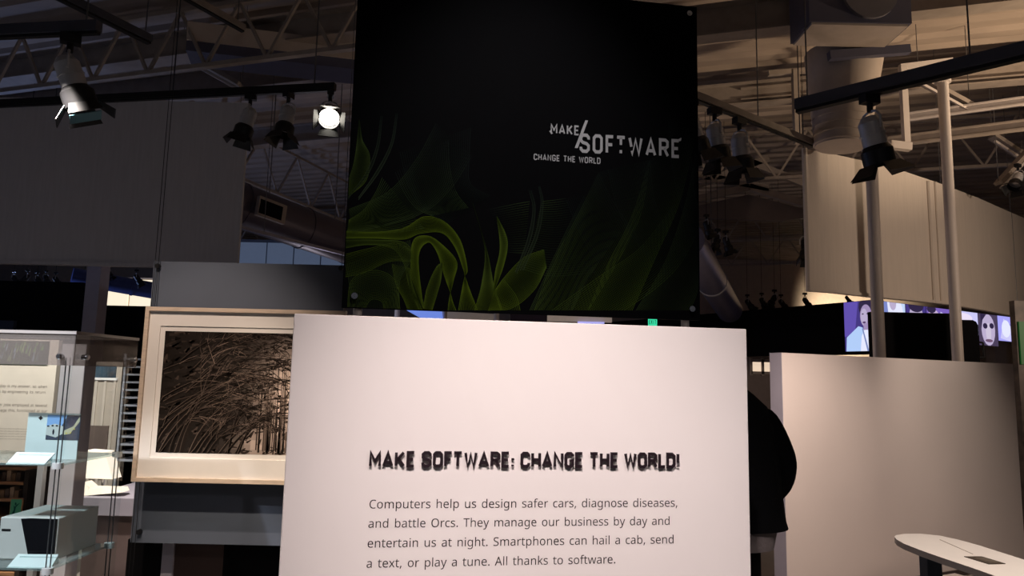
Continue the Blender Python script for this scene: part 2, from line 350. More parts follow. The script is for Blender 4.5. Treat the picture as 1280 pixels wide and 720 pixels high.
def caps_quads(c, u, W, H, t, k):
    """quads of one capital; inset so the stroke stays inside the cap box; k = width scale"""
    q = []
    for st in CG[c][1]:
        pts = [(u + t / 2 + x * k, t / 2 + y * (1 - t)) for x, y in st]
        q += stroke_poly(pts, t)
    return [[(p.x * W, p.y * H) for p in qq] for qq in q]


# ------------------------------------------------------------------ setting
CEIL = 6.0
mb = MB(); mb.box(-17, 21, -6, 27, -.1, 0); tag(mb.build('floor', FLOORM), kind='structure')
mb = MB(); mb.box(-17, 21, 26, 26.2, 0, CEIL); tag(mb.build('wall_back', mat('tan_far_wall', (.50, .42, .36), .8)), kind='structure')
mb = MB(); mb.box(-17.2, -17, -6, 26.2, 0, CEIL); tag(mb.build('wall_left', mat('grey_far_wall', (.30, .28, .28), .8)), kind='structure')
mb = MB(); mb.box(21, 21.2, -6, 26.2, 0, CEIL); tag(mb.build('wall_right', mat('brown_far_wall', (.33, .26, .22), .8)), kind='structure')
# corrugated deck: trapezoid ribs running at az -73
ra = rad(-73); D1 = Vector((math.sin(ra), math.cos(ra), 0)); D2 = Vector((math.sin(rad(17)), math.cos(rad(17)), 0))
mb = MB(); prof = []; x = -22.0
while x < 36:
    prof += [(x, 0), (x + .15, 0), (x + .19, .06), (x + .30, .06)]; x += .34
C0 = Vector((2, 8, CEIL)); i0 = 0
for sgn in (-26, 26):
    for (a, h) in prof: mb.v.append(C0 + D2 * a + D1 * sgn + Vector((0, 0, h)))
n = len(prof)
for k in range(n - 1): mb.f.append((k, k + 1, n + k + 1, n + k)); mb.c.append(None)
tag(mb.build('ceiling', DECK), kind='structure')

# ------------------------------------------------------------------ intro panel
PAN = Plane(PY(640, 400, 2.2), 81.1)
ul = sum(PAN.uz(*p)[0] for p in ((365, 393), (351, 715))) / 2
ur = sum(PAN.uz(*p)[0] for p in ((933, 410), (939, 719))) / 2
zt = sum(PAN.uz(*p)[1] for p in ((365, 393), (933, 410))) / 2
root = thing('intro_panel', PAN.P((ul + ur) / 2, 0), 'large freestanding white panel with a raised black heading above four lines of text', 'panel')
mb = MB(); mb.pbox(PAN, ul, ur, .04, zt, -.06, 0); mb.build('board', WHITE, root, bevel=.003)
mb = MB(); mb.pbox(PAN, ul + .05, ur - .05, 0, .04, -.14, .05); mb.build('base', GREYM, root)
T = "MAKE SOFTWARE: CHANGE THE WORLD!"
lay, wn = caps_layout(T, .275, .34)
a0, z0 = PAN.uz(461, 585.5); a1, z1 = PAN.uz(848, 583); zc = PAN.uz(461, 563)[1]
zb = (z0 + z1) / 2; H = zc - zb; t_ = .185
wn += t_; W = (a1 - a0) / wn
for c, u in lay:
    mb = MB(); ms = MB()
    for q in caps_quads(c, u, W, H, t_, 1.0):
        f = [PAN.P(a0 + p[0], zb + p[1], .0120) for p in q]
        mb.prism(f, PAN.n * -.0045)
    o = mb.build('letter', LETTER, root)
bl = [("Computers help us design safer cars, diagnose diseases,", (461, 636.5), (847.5, 632.5)), ("and battle Orcs. They manage our business by day and", (459, 661), (838, 654.8)),
      ("entertain us at night. Smartphones can hail a cab, send", (458.5, 686), (843, 677.8)), ("a text, or play a tune. All thanks to software.", (457.5, 710.5), (770, 703.3))]
for t, p, q in bl:
    u0, za = PAN.uz(*p); u1, zb_ = PAN.uz(*q); k = (u1 - u0) / text_width(t); print('TXT', round(u0, 4), round(za, 4), round(zb_, 4), round(k, 5))
us = sum(PAN.uz(*p)[0] for _, p, _ in bl) / 4
for t, p, q in bl:
    u0, za = PAN.uz(*p); u1, zb_ = PAN.uz(*q); k = (u1 - us) / text_width(t); z = (za + zb_) / 2
    mb = MB(); text_mesh(mb, t, lambda u, zz: PAN.P(u, zz, .0008), us, z, k, k); mb.build('printed_text', INK, root)

# ------------------------------------------------------------------ black title banner
BAN = Plane(PY(640, 380, 3.05), 81.1)
bl_ = sum(BAN.uz(*p)[0] for p in ((443, 0), (431, 385))) / 2; br_ = sum(BAN.uz(*p)[0] for p in ((872.5, 12), (873.5, 399))) / 2
bt = BAN.uz(872, 9)[1]; bb = sum(BAN.uz(*p)[1] for p in ((431, 386), (873, 399.5))) / 2
root = thing('title_banner', BAN.P((bl_ + br_) / 2, 0), 'black square banner with green line leaves and grey title behind the white intro panel', 'banner')
mb = MB(); mb.pbox(BAN, bl_, br_, bb, bt, -.012, 0); mb.build('board', mat('black_print_board', (.0018, .0018, .0026), .8, spec=.04), root)
for px in (446, 860):
    u = BAN.uz(px, 396)[0]; mb = MB(); mb.cyl(BAN.P(u, 0, -.035), BAN.P(u, bt - .1, -.035), .018, n=12); mb.cyl(BAN.P(u, 0, -.035), BAN.P(u, .015, -.035), .12, n=20)
    mb.build('post', POLEM, root, smooth=True)
for uu, zz in ((bl_ + .05, bb + .05), (br_ - .04, bt - .04), (br_ - .04, bb + .05), (bl_ + .05, bt - .04)):
    mb = MB(); mb.cyl(BAN.P(uu, zz, 0), BAN.P(uu, zz, .012), .013, n=20); mb.cyl(BAN.P(uu, zz, .012), BAN.P(uu, zz, .015), .006, n=6)
    mb.build('standoff_bolt', STEEL, root, smooth=True)


def crom(pts, n):
    P = [Vector(p) for p in pts]; P = [P[0] * 2 - P[1]] + P + [P[-1] * 2 - P[-2]]; out = []; m = len(P) - 3
    for i in range(n):
        t = i / (n - 1) * m; k = min(int(t), m - 1); t -= k; a, b, c, d = P[k:k + 4]
        out.append(.5 * ((2 * b) + (c - a) * t + (2 * a - 5 * b + 4 * c - d) * t * t + (3 * b - a - 3 * c + d) * t ** 3))
    return out


def ribbon(mb, pts, w, fn, c0, c1, taper=False):
    L = []; n = len(pts)
    for i, p in enumerate(pts):
        d = pts[min(i + 1, n - 1)] - pts[max(i - 1, 0)]
        if d.length < 1e-6: d = Vector((1, 0))
        d.normalize(); nn = Vector((-d.y, d.x)) * w / 2 * ((1 - i / n * .85) if taper else 1); L.append((p + nn, p - nn))
    for i in range(n - 1):
        k = i / (n - 1); col = tuple(c0[j] * (1 - k) + c1[j] * k for j in range(3))
        mb.poly([fn(L[i][0]), fn(L[i + 1][0]), fn(L[i + 1][1]), fn(L[i][1])], col)


UMIN, UMAX, ZMIN, ZMAX = bl_ + .004, br_ - .004, bb + .004, bt


def ban(p, off=.0012):
    u, z = BAN.uz(p.x, p.y); return BAN.P(min(max(u, UMIN), UMAX), min(max(z, ZMIN), ZMAX), off)


G1 = (.075, .115, .008); G2 = (.055, .088, .012); G3 = (.036, .058, .020); DK = (.008, .012, .011); GY = (.035, .05, .03)
fams = [
    ([(449, 149), (453, 175), (462, 195), (458, 225), (437, 245)], [(449, 149), (446, 180), (442, 205), (436, 225), (433, 240)], 22, G3, G2, .5),
    ([(476, 145), (470, 185), (455, 220), (434, 246)], [(478, 145), (473, 185), (459, 220), (434, 249)], 5, DK, GY, .7),
    ([(495, 142), (488, 180), (470, 215), (448, 247)], [(497, 142), (491, 180), (474, 215), (448, 250)], 5, DK, GY, .7),
    ([(545, 155), (520, 200), (485, 240), (436, 262)], [(590, 195), (560, 240), (520, 270), (440, 292)], 26, DK, G3, .6),
    ([(478, 222), (470, 240), (455, 262), (436, 275)], [(530, 285), (500, 290), (470, 290), (434, 290)], 30, G3, G2, .5),
    ([(500, 190), (510, 230), (530, 262), (560, 280)], [(588, 160), (586, 200), (588, 230), (612, 245)], 34, DK, DK, .6),
    ([(494, 215), (505, 240), (520, 260), (540, 270)], [(560, 175), (562, 210), (570, 240), (585, 260)], 26, (.012, .016, .016), G3, .5),
    ([(432, 289), (470, 290), (505, 285), (530, 271), (555, 277), (575, 300), (584, 335), (581, 345)], [(432, 298), (470, 298), (505, 299), (525, 292), (552, 291), (568, 308), (578, 333), (581, 345)], 16, G1, G1, .6),
    ([(581, 345), (577, 365), (573, 388)], [(581, 345), (588, 365), (597, 388)], 16, G1, G1, .7),
    ([(513, 345), (516, 302), (535, 295), (555, 308), (571, 328), (567, 350), (563, 366)], [(529, 386), (523, 322), (535, 303), (546, 315), (554, 340), (559, 355), (563, 366)], 24, G1, G1, .55),
    ([(563, 366), (561, 378), (560, 388)], [(563, 366), (566, 378), (570, 388)], 7, G1, G1, .7),
    ([(529, 386), (534, 360), (545, 335), (553, 328)], [(540, 388), (546, 368), (551, 350), (553, 328)], 14, G1, G2, .6),
    ([(432, 318), (460, 311), (495, 304), (516, 314)], [(432, 346), (455, 341), (487, 327), (515, 327)], 16, G1, G2, .5),
    ([(432, 300), (470, 300), (505, 303), (516, 320), (520, 350), (530, 380)], [(432, 310), (460, 306), (490, 310), (505, 330), (512, 360), (524, 388)], 12, G2, G2, .5),
    ([(434, 388), (440, 350), (470, 338), (495, 352), (500, 388)], [(455, 388), (462, 376), (470, 374), (478, 378), (480, 388)], 18, G2, G2, .5),
    ([(490, 330), (495, 355), (505, 375), (510, 388)], [(512, 335), (515, 355), (522, 375), (528, 388)], 18, G2, G1, .5),
    ([(432, 330), (436, 350), (438, 370), (436, 388)], [(512, 300), (513, 325), (500, 350), (498, 388)], 38, G3, G3, .5),
    ([(591, 254), (606, 310), (602, 355), (593, 388)], [(591, 254), (609, 315), (617, 355), (628, 388)], 30, G3, G1, .55),
    ([(621, 270), (625, 310), (619, 340), (617, 365)], [(621, 270), (634, 300), (630, 330), (617, 365)], 18, G2, G1, .6),
    ([(617, 365), (632, 345), (655, 322), (680, 312)], [(610, 388), (640, 385), (668, 362), (683, 334)], 26, G1, G2, .6),
    ([(617, 365), (622, 375), (626, 388)], [(630, 350), (645, 370), (650, 388)], 12, G2, G1, .6),
    ([(661, 238), (666, 262), (659, 300), (644, 340)], [(664, 238), (669, 262), (663, 300), (646, 342)], 5, DK, GY, .6),
    ([(673, 233), (676, 255), (669, 293), (650, 338)], [(675, 233), (679, 255), (673, 293), (654, 338)], 5, DK, GY, .6),
    ([(612, 262), (640, 256), (662, 252)], [(634, 315), (645, 316), (656, 316)], 22, DK, G3, .5),
    ([(678, 252), (695, 250), (708, 248)], [(652, 336), (690, 345), (745, 340)], 34, G3, DK, .5),
    ([(730, 245), (700, 305), (662, 388)], [(775, 290), (740, 340), (715, 388)], 34, DK, G3, .5),
    ([(708, 250), (720, 280), (735, 310), (750, 330)], [(748, 217), (765, 250), (785, 280), (800, 300)], 22, DK, DK, .5),
    ([(749, 215), (722, 270), (690, 330), (668, 388)], [(812, 200), (800, 270), (770, 330), (735, 388)], 36, DK, G2, .5),
    ([(760, 212), (772, 260), (800, 310), (835, 345)], [(812, 200), (818, 250), (835, 290), (860, 320)], 22, DK, (.006, .009, .008), .5),
    ([(812, 200), (790, 270), (760, 330), (735, 388)], [(870, 165), (850, 250), (820, 320), (790, 388)], 34, DK, G2, .5),
    ([(835, 150), (842, 220), (858, 280), (873, 320)], [(860, 160), (864, 200), (868, 240), (873, 260)], 14, DK, DK, .5),
    ([(870, 190), (855, 260), (830, 330), (795, 388)], [(873, 350), (872, 360), (870, 370), (862, 388)], 36, DK, G3, .5),
    ([(690, 388), (750, 345), (800, 310), (840, 260)], [(780, 388), (820, 360), (850, 330), (872, 290)], 24, G2, DK, .5),
]
mb = MB()
for A, B, n, c0, c1, w in fams:
    m = max(12, 6 * max(len(A), len(B))); ca, cb = crom(A, m), crom(B, m)
    for i in range(n):
        t = i / (n - 1); e = .38 + .72 * abs(2 * t - 1) ** 2.2; ribbon(mb, [a.lerp(b, t) for a, b in zip(ca, cb)], w * .9, ban, tuple(v * e for v in c0), tuple(v * e for v in c1))
mb.build('printed_leaves', PRINT, root)


def caps_line(word, pl, a0, a1, zb0, zb1, H, t, gap, space, m, parent, off=.0015):
    lay, wn = caps_layout(word, gap, space); W = (a1 - a0) / (wn + t); mb = MB()
    for c, u in lay:
        for q in caps_quads(c, u, W, H, t, 1.0):
            mb.poly([pl.P(a0 + p[0], zb0 + (zb1 - zb0) * p[0] / (a1 - a0) + p[1], off) for p in q])
    mb.build('printed_text', m, parent)


LOGO = mat('grey_title_ink', (.34, .34, .37), .7)
u0, z0 = BAN.uz(688, 167); u1, z1 = BAN.uz(724, 169.6); caps_line('MAKE', BAN, u0, u1, z0, z1, BAN.uz(688, 154.5)[1] - z0, .17, .34, .4, LOGO, root)
u0, z0 = BAN.uz(724.4, 190.8); u1, z1 = BAN.uz(850, 198); H = BAN.uz(724.4, 166.6)[1] - z0
caps_line(['S', 'O', 'F', 'T!', 'W!', 'A', 'R', 'E'], BAN, u0, u1, z0, z1, H, .17, .36, .4, LOGO, root)
u2, z2 = BAN.uz(667, 200); u3, z3 = BAN.uz(750.5, 205.2); caps_line('CHANGE THE WORLD', BAN, u2, u3, z2, z3, BAN.uz(667, 192)[1] - z2, .17, .34, .5, LOGO, root)
for q in ([(731.5, 150.5), (735, 150.8), (722, 185.4), (718.3, 185)], [(848, 174), (851.5, 172.4), (851, 176), (848.5, 177)], [(686.5, 164), (688.5, 163), (691, 167), (689, 168)]):
    mb = MB(); mb.poly([BAN.P(*BAN.uz(*p), .0022) for p in q]); mb.build('printed_slash', LOGO, root)


# ------------------------------------------------------------------ framed photograph and slate panel (left)
YF = 4.0
fl = PY(185, 384, YF); FX0 = (PY(183, 384, YF).x + PY(166, 602, YF).x) / 2; FX1 = PY(433, 388, YF).x
FZ1 = PY(300, 386, YF).z; FZ0 = PY(260, 603.5, YF).z
root = thing('framed_photograph', ((FX0 + FX1) / 2, YF, FZ0), 'large framed sepia photograph of bare windswept trees on the slate panel', 'picture')
FR = Plane((FX0, YF), 90); fw = FX1 - FX0
b_ = .022
mb = MB(); mb.pbox(FR, 0, b_, FZ0, FZ1, -.03, .015); mb.pbox(FR, fw - b_, fw, FZ0, FZ1, -.03, .015); mb.pbox(FR, b_, fw - b_, FZ0, FZ0 + b_, -.03, .015); mb.pbox(FR, b_, fw - b_, FZ1 - b_, FZ1, -.03, .015)
mb.build('frame', WOODF, root)
mb = MB(); mb.pbox(FR, b_, fw - b_, FZ0 + b_, FZ1 - b_, -.025, -.005); mb.build('backing_board', MATB, root)
iu0, iz1 = FR.uz(203.5, 413.5); iu0 = (iu0 + FR.uz(197, 566)[0]) / 2; iz0 = FR.uz(260, 567)[1]; iu1 = fw - iu0
mw = .028
mb = MB()
for a, b, c, d in ((b_, iu0 - mw, FZ0 + b_, FZ1 - b_), (iu1 + mw, fw - b_, FZ0 + b_, FZ1 - b_), (iu0 - mw, iu1 + mw, FZ0 + b_, iz0 - mw), (iu0 - mw, iu1 + mw, iz1 + mw, FZ1 - b_)):
    mb.pbox(FR, a, b, c, d, -.005, .0)
mb.build('mat_board', MATB, root)
iw, ih = iu1 - iu0, iz1 - iz0


def ph(p, off=-.0035): return FR.P(iu0 + min(max(p.x, 0), 1) * iw, iz0 + min(max(p.y, 0), 1) * ih, off)


mb = MB(); N = 26; rr = random.Random(3)
for i in range(N):
    for j in range(N):
        x, y = (i + .5) / N, (j + .5) / N
        light = math.exp(-((x - .80) / .16) ** 2 - ((y - .42) / .38) ** 2) * 1.0 + math.exp(-((x - .62) / .12) ** 2 - ((y - .06) / .12) ** 2) * .4 + .02
        light *= rr.uniform(.8, 1.2)
        mb.poly([ph(Vector((i / N, j / N)), -.0042), ph(Vector(((i + 1) / N, j / N)), -.0042), ph(Vector(((i + 1) / N, (j + 1) / N)), -.0042), ph(Vector((i / N, (j + 1) / N)), -.0042)], (light * .85, light * .66, light * .56))
lay_ = 0


def stroke(x, y, ang, ln, w, col, bend=0, n=9, off=-.0036):
    pts = []; px_, py_ = x, y
    for _ in range(n):
        pts.append(Vector((px_, py_))); px_ += math.cos(ang) * ln / n; py_ += math.sin(ang) * ln / n * 1.0; ang += bend / n
    ribbon(mb, pts, w, lambda p: ph(p, off), col, col, True)


def tone(k): k *= 1.7; return (k * 1.0, k * .72, k * .58)


for k in range(420):  # blotchy foliage tone
    x = rr.random() * .8; y = rr.random()
    stroke(x, y, rr.uniform(-.3, 1.2), rr.uniform(.03, .10), rr.uniform(.01, .03), tone(rr.choice((.004, .008, .02, .035))), rr.uniform(-1, 1), 4, -.0040)
for k in range(75):   # upright trunks at the right
    x = .60 + .40 * rr.random() ** .8; w = rr.uniform(.003, .010) * (1 + 1.6 * (x - .60))
    stroke(x, rr.uniform(0, .04), math.pi / 2 + rr.uniform(-.02, .02), rr.uniform(.45, 1.05), w, tone(rr.choice((.012, .03, .06, .10))), 0, 6, -.0038)


def bough(x, y, ang, ln, w, dep, dark):
    n = 8; pts = []; a = ang; bend = rr.uniform(-1.0, -.15)
    for i in range(n):
        pts.append(Vector((x, y))); x += math.cos(a) * ln / n; y += math.sin(a) * ln / n; a += bend / n
        if dep and i > 1 and rr.random() < .62:
            bough(x, y, a + rr.uniform(-.75, .75), ln * rr.uniform(.35, .6), w * .5, dep - 1, dark)
    f = lambda p: ph(p, -.0036 + .00008 * (3 - dep))
    c = tone(rr.uniform(.003, .010)) if (dark or dep > 1) else tone(rr.uniform(.02, .16) * (.5 + pts[0].x))
    ribbon(mb, pts, w if c[0] < .03 else w * .55, f, c, c, True)
    if dep > 1 and w > .01:
        q = [p + Vector((-w * .35, w * .1)) for p in pts]; c2 = tone(rr.uniform(.03, .09)); ribbon(mb, q, w * .18, lambda p: ph(p, -.0033), c2, c2, True)


for k in range(17):
    bough(-.06 + .036 * k + rr.uniform(-.02, .02), -.02, rr.uniform(1.15, 1.5), rr.uniform(.55, 1.0) * (1 - .035 * k), .034 - .0012 * k, 3, k % 2 == 0)
for k in range(12):
    bough(rr.uniform(-.05, .25), rr.uniform(.2, .9), rr.uniform(.4, 1.0), rr.uniform(.4, .8), .020, 2, k % 3 != 0)
for k in range(8):
    bough(rr.uniform(.35, .62), rr.uniform(.55, .95), rr.uniform(-.3, .5), rr.uniform(.3, .5), .012, 2, True)
for k in range(220):
    x = rr.uniform(.40, 1.0); y = 1 - abs(rr.gauss(0, .13))
    stroke(x, y, rr.uniform(-.8, .6), rr.uniform(.03, .10), rr.uniform(.003, .012), tone(rr.uniform(.006, .04)), rr.uniform(-1.5, .6), 5, -.0031)
mb.build('photograph_print', PRINT, root)

for uu in (.2, fw - .2):
    mb = MB(); mb.pbox(FR, uu, uu + .05, FZ1 - .12, FZ1 - .05, -.115, -.03); mb.build('wall_bracket', BLACKM, root)
for uu in (.2, fw - .2):
    mb = MB(); mb.pbox(FR, uu, uu + .05, FZ0 + .05, FZ0 + .12, -.115, -.03); mb.build('wall_bracket', BLACKM, root)
# slate panel hung behind the photograph
YS = 4.14
SL = Plane((0, YS), 90)
su0 = (SL.uz(192, 328)[0] + SL.uz(163, 680)[0]) / 2; su1 = SL.uz(431.5, 331)[0]; sz1 = SL.uz(310, 329)[1]; sz0 = SL.uz(250, 680)[1]
root = thing('hanging_slate_panel', SL.P((su0 + su1) / 2, sz0), 'slate blue hanging display panel behind the framed sepia photograph', 'panel')
mb = MB(); mb.pbox(SL, su0, su1, sz0, sz1, -.03, 0); mb.build('board', SLATE, root)
for uu, zz in ((su0 + .03, sz1 - .03), (su1 - .02, sz1 - .02), (su0 + .05, sz0 + .06)):
    mb = MB(); mb.cyl(SL.P(uu, zz, 0), SL.P(uu, zz, .02), .014, n=14); mb.build('clamp', BLACKM, root, smooth=True)
for uu in (su0 + .018, su0 + .038):
    mb = MB(); mb.cyl(SL.P(uu, 0, .022), SL.P(uu, CEIL, .022), .0020, n=6); mb.build('cable', BLACKM, root)
mb = MB(); mb.cyl(SL.P(su1 - .02, sz1, .0), SL.P(su1 - .02, CEIL, .0), .0022, n=6); mb.build('cable', CABLE, root)
# low base partition under it
root = thing('low_base_partition', (PY(250, 700, 4.4).x, 4.4, 0), 'low dark base partition with a brown inset and lavender post under the slate panel', 'partition')
LB = Plane((0, 4.32), 90); zb = LB.uz(250, 676)[1]
for nm, xa, xb, m, o in (('black_panel', 158, 204, BLACK, 0), ('post', 204, 218, LAV, .02), ('brown_panel', 218, 279, BROWNP, 0), ('black_panel', 279, 440, BLACK, 0)):
    mb = MB(); mb.pbox(LB, LB.uz(xa, 700)[0], LB.uz(xb, 700)[0], 0, zb, -.05, o); mb.build(nm, m, root)

# ------------------------------------------------------------------ hanging fabric wall (left)
def seamwall(name, base, top, zb, ztops, m, label, seams, thick=.05):
    root = thing(name, ((base[0].x + base[-1].x) / 2, (base[0].y + base[-1].y) / 2, zb), label, 'hanging panel')
    mb = MB(); n = len(base)
    for k in range(n - 1):
        a, b = base[k], base[k + 1]; d = (b - a).normalized(); nn = Vector((-d.y, d.x, 0)) * thick
        A, B = Vector((a.x, a.y, 0)), Vector((b.x, b.y, 0))
        mb.hexa([A + Vector((0, 0, zb)), B + Vector((0, 0, zb)), B + nn + Vector((0, 0, zb)), A + nn + Vector((0, 0, zb)), A + Vector((0, 0, ztops[k])), B + Vector((0, 0, ztops[k + 1])), B + nn + Vector((0, 0, ztops[k + 1])), A + nn + Vector((0, 0, ztops[k]))])
    mb.build('fabric', m, root)
    for (p, zt, r) in seams:
        mb = MB(); mb.cyl((p.x, p.y, zb - .0), (p.x, p.y, zt), r, n=8); mb.build('seam', m if r > .01 else CABLE, root)
    mb = MB()
    for k in range(n - 1):
        mb.beam(Vector((base[k].x, base[k].y - .012, zb + .02)), Vector((base[k + 1].x, base[k + 1].y - .012, zb + .02)), .03, .035)
    mb.build('bottom_hem', m, root)
    return root


YL = 8.0
zb = PY(150, 333, YL).z; xr = (PY(310, 125, YL).x + PY(298, 328, YL).x) / 2; zt = PY(200, 126, YL).z
xs = (PY(207, 130, YL).x + PY(192, 325, YL).x) / 2
root = seamwall('hanging_fabric_wall', [Vector((-9, YL, 0)), Vector((-6.5, YL, 0)), Vector((xs, YL, 0)), Vector((xr, YL, 0))], None, zb, [zt] * 4, FABRIC, 'wide grey fabric wall hanging at the left under a dark lighting track',
                [])
for xx in (-8, xr - .1):
    mb = MB(); mb.cyl((xx, YL + .02, zt), (xx, YL + .02, CEIL), .004, n=6); mb.build('cable', CABLE, root)

# right, curved
zb = 2.56; bpx = [(1011, 364), (1040, 366), (1090, 371.5), (1140, 376), (1185, 381), (1230, 388.5), (1273, 397), (1330, 409)]
tpx = [186, 191, 202, 215, 230, 247, 266, 290]
base = [PZ(x, y, zb) for x, y in bpx]; zts = [PY(x + 1, ty, b.y).z for (x, y), ty, b in zip(bpx, tpx, base)]
zmean = sum(zts) / len(zts); print('right fabric tops', [round(z, 2) for z in zts], [round(b.y, 2) for b in base])
root = seamwall('curved_fabric_wall', base, None, zb, zts, FABRICW, 'curved cream fabric wall hanging at the right behind two white poles',
         [(base[0], zts[0], .035), (base[2] + Vector((-.08, -.01, 0)), zts[2] , .03), (PZ(1168, 379, zb), PY(1172, 227, PZ(1168, 379, zb).y).z, .03), (PZ(1177, 380, zb), zts[4], .02), (base[6], zts[6], .006)])
for b, z in ((base[0], zts[0]), (base[4], zts[4]), (base[6], zts[6])):
    mb = MB(); mb.cyl((b.x, b.y + .02, z), (b.x, b.y + .02, CEIL), .004, n=6); mb.build('cable', CABLE, root)

# ------------------------------------------------------------------ low white wall at the right
az = 63.6; p0 = PY(977, 441, 5.2); LW = Plane(p0, az)
wu1 = LW.uz(1273, 560)[0]; wz = (LW.uz(977, 441)[1] + LW.uz(1272, 455)[1]) / 2; print('low wall', wz, wu1)
root = thing('low_display_wall', LW.P(wu1 / 2, 0), 'chest-high white freestanding wall in warm light behind the long oval table', 'partition')
mb = MB(); mb.pbox(LW, 0, wu1, .05, wz, -.10, 0); mb.build('board', WALLWHITE, root)
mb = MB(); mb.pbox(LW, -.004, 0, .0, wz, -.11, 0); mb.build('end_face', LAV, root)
mb = MB(); mb.pbox(LW, .02, wu1, 0, .05, -.09, .012); mb.build('skirting', mat('dark_skirting', (.05, .035, .03), .6), root)
root2 = thing('wall_plinth', LW.P(wu1 * .62, 0, .5), 'low cream plinth on the floor in front of the white wall', 'plinth')
mb = MB(); a = PZ(1178, 712, .10); mb.pbox(LW, .75, 1.6, 0, .09, .16, .62); mb.build('plinth_block', WALLWHITE, root2, bevel=.004)
mb = MB(); mb.pbox(LW, .77, 1.58, .0, .012, .14, .64); mb.build('plinth_foot', BLACKM, root2)

# white poles
for (pa, pb, Y, r, lb) in (((1088, 190), (1100, 445), 7.4, .06, 'left white pole rising from behind the low wall'), ((1182, 104), (1193.5, 447), 7.6, .055, 'right white pole, the taller one, rising from behind the low wall')):
    x = (PY(*pa, Y).x + PY(*pb, Y).x) / 2; z = PY(*pa, Y).z
    root = thing('support_pole', (x, Y, 0), lb, 'pole')
    mb = MB(); mb.cyl((x, Y, 0), (x, Y, z), r, n=24); mb.build('pole', POLEM, root, smooth=True)
    mb = MB(); mb.cyl((x, Y, z), (x, Y, z + .03), r * 1.5, n=24); mb.build('top_cap', POLEM, root, smooth=True)
    mb = MB(); mb.cyl((x, Y, 0), (x, Y, .02), r * 2.4, n=24); mb.build('base_flange', POLEM, root, smooth=True)

# ------------------------------------------------------------------ long oval table
zt = .76
out = [(1118, 671), (1120, 669), (1130, 667.3), (1150, 667), (1175, 669.5), (1200, 675), (1225, 682), (1250, 690), (1280, 699.5), (1320, 712)]
inn = [(1300, 742), (1270, 731), (1240, 718.5), (1210, 708), (1180, 698), (1150, 687.5), (1130, 679.5), (1121, 674.5)]
far = [PZ(x, y, zt) for x, y in out]; nea = [PZ(x, y, zt) for x, y in inn]
e1 = far[-1]; e2 = nea[0]; ax = ((e1 + e2) / 2 - far[0]).normalized(); sd = (e1 - e2) / 2; mid = (e1 + e2) / 2
tail = [mid + ax * (.55 * math.sin(t)) + sd * math.cos(t) for t in [rad(20 * k) for k in range(1, 9)]]
poly = far + tail + nea
root = thing('oval_table', (far[4].x + .1, far[4].y - .2, 0), 'long white oval table on a dark leg with a small dark label plate', 'table')
mb = MB(); mb.prism(poly, (0, 0, -.028)); mb.build('tabletop', mat('cream_laminate', (.80, .73, .68), .4, var=.02), root)
mb = MB(); lp = [PZ(x, y, .73) for x, y in ((1150, 694), (1160, 697), (1172, 699), (1164, 693))]
lc = PZ(1162, 695, .73)
mb.box(lc.x - .034, lc.x + .034, lc.y - .04, lc.y + .03, .02, .735); mb.build('leg', mat('slate_blue_leg', (.035, .05, .07), .45), root, bevel=.004)
mb = MB(); mb.box(lc.x - .2, lc.x + .2, lc.y - .18, lc.y + .16, 0, .02); mb.build('foot_plate', mat('slate_blue_leg', (.035, .05, .07)), root)
lc2 = mid; mb = MB(); mb.box(lc2.x - .045, lc2.x + .045, lc2.y - .05, lc2.y + .05, .0, .735); mb.build('leg', mat('slate_blue_leg', (.035, .05, .07)), root, bevel=.004)
mb = MB(); pl_ = [PZ(x, y, zt + .003) for x, y in ((1205, 695.3), (1227, 695.3), (1257, 704.3), (1236, 704.8))]; mb.prism(pl_, (0, 0, -.0025)); o = mb.build('label_plate', mat('dark_brown_plate', (.045, .032, .022), .4), root)
mb = MB()
for k in range(4):
    t = .25 + k * .17; A = pl_[0].lerp(pl_[3], t); B = pl_[1].lerp(pl_[2], t); A2 = A.lerp(B, .3); B2 = A.lerp(B, .85); dd = (pl_[3] - pl_[0]) * .05
    mb.poly([A2 + Vector((0, 0, .0006)), B2 + Vector((0, 0, .0006)), B2 + dd + Vector((0, 0, .0006)), A2 + dd + Vector((0, 0, .0006))])
mb.build('plate_lines', mat('pale_plate_ink', (.3, .25, .2)), root)
mb = MB(); A = PZ(1175, 674.5, zt + .0008); B = PZ(1216, 692.5, zt + .0008); mb.beam(A, B, .004, .001); mb.build('groove', mat('groove_brown', (.35, .27, .22)), root)

# ------------------------------------------------------------------ person in black jacket
YP = 3.55


def skinfig(name, joints, edges, m, parent, sub_=2, root_i=0):
    me = bpy.data.meshes.new(name); off = Vector(parent['_o'])
    me.from_pydata([tuple(Vector(j[0]) - off) for j in joints], edges, [])
    o = bpy.data.objects.new(name, me); COL.objects.link(o); o.parent = parent; o['_o'] = tuple(off)
    md = o.modifiers.new('skin', 'SKIN'); md.use_smooth_shade = True
    for i, j in enumerate(joints):
        r = j[1]; me.skin_vertices[0].data[i].radius = (r, r) if not isinstance(r, tuple) else r
    me.skin_vertices[0].data[root_i].use_root = True
    s2 = o.modifiers.new('subd', 'SUBSURF'); s2.levels = s2.render_levels = sub_
    me.materials.append(m); return o


pc = PY(901, 560, YP).x
root = thing('person', (pc, YP, 0), 'person seen from behind in a black jacket, hand in pocket, beside the white intro panel', 'person')
p = lambda x, y, z: (pc + x, YP + y, z)
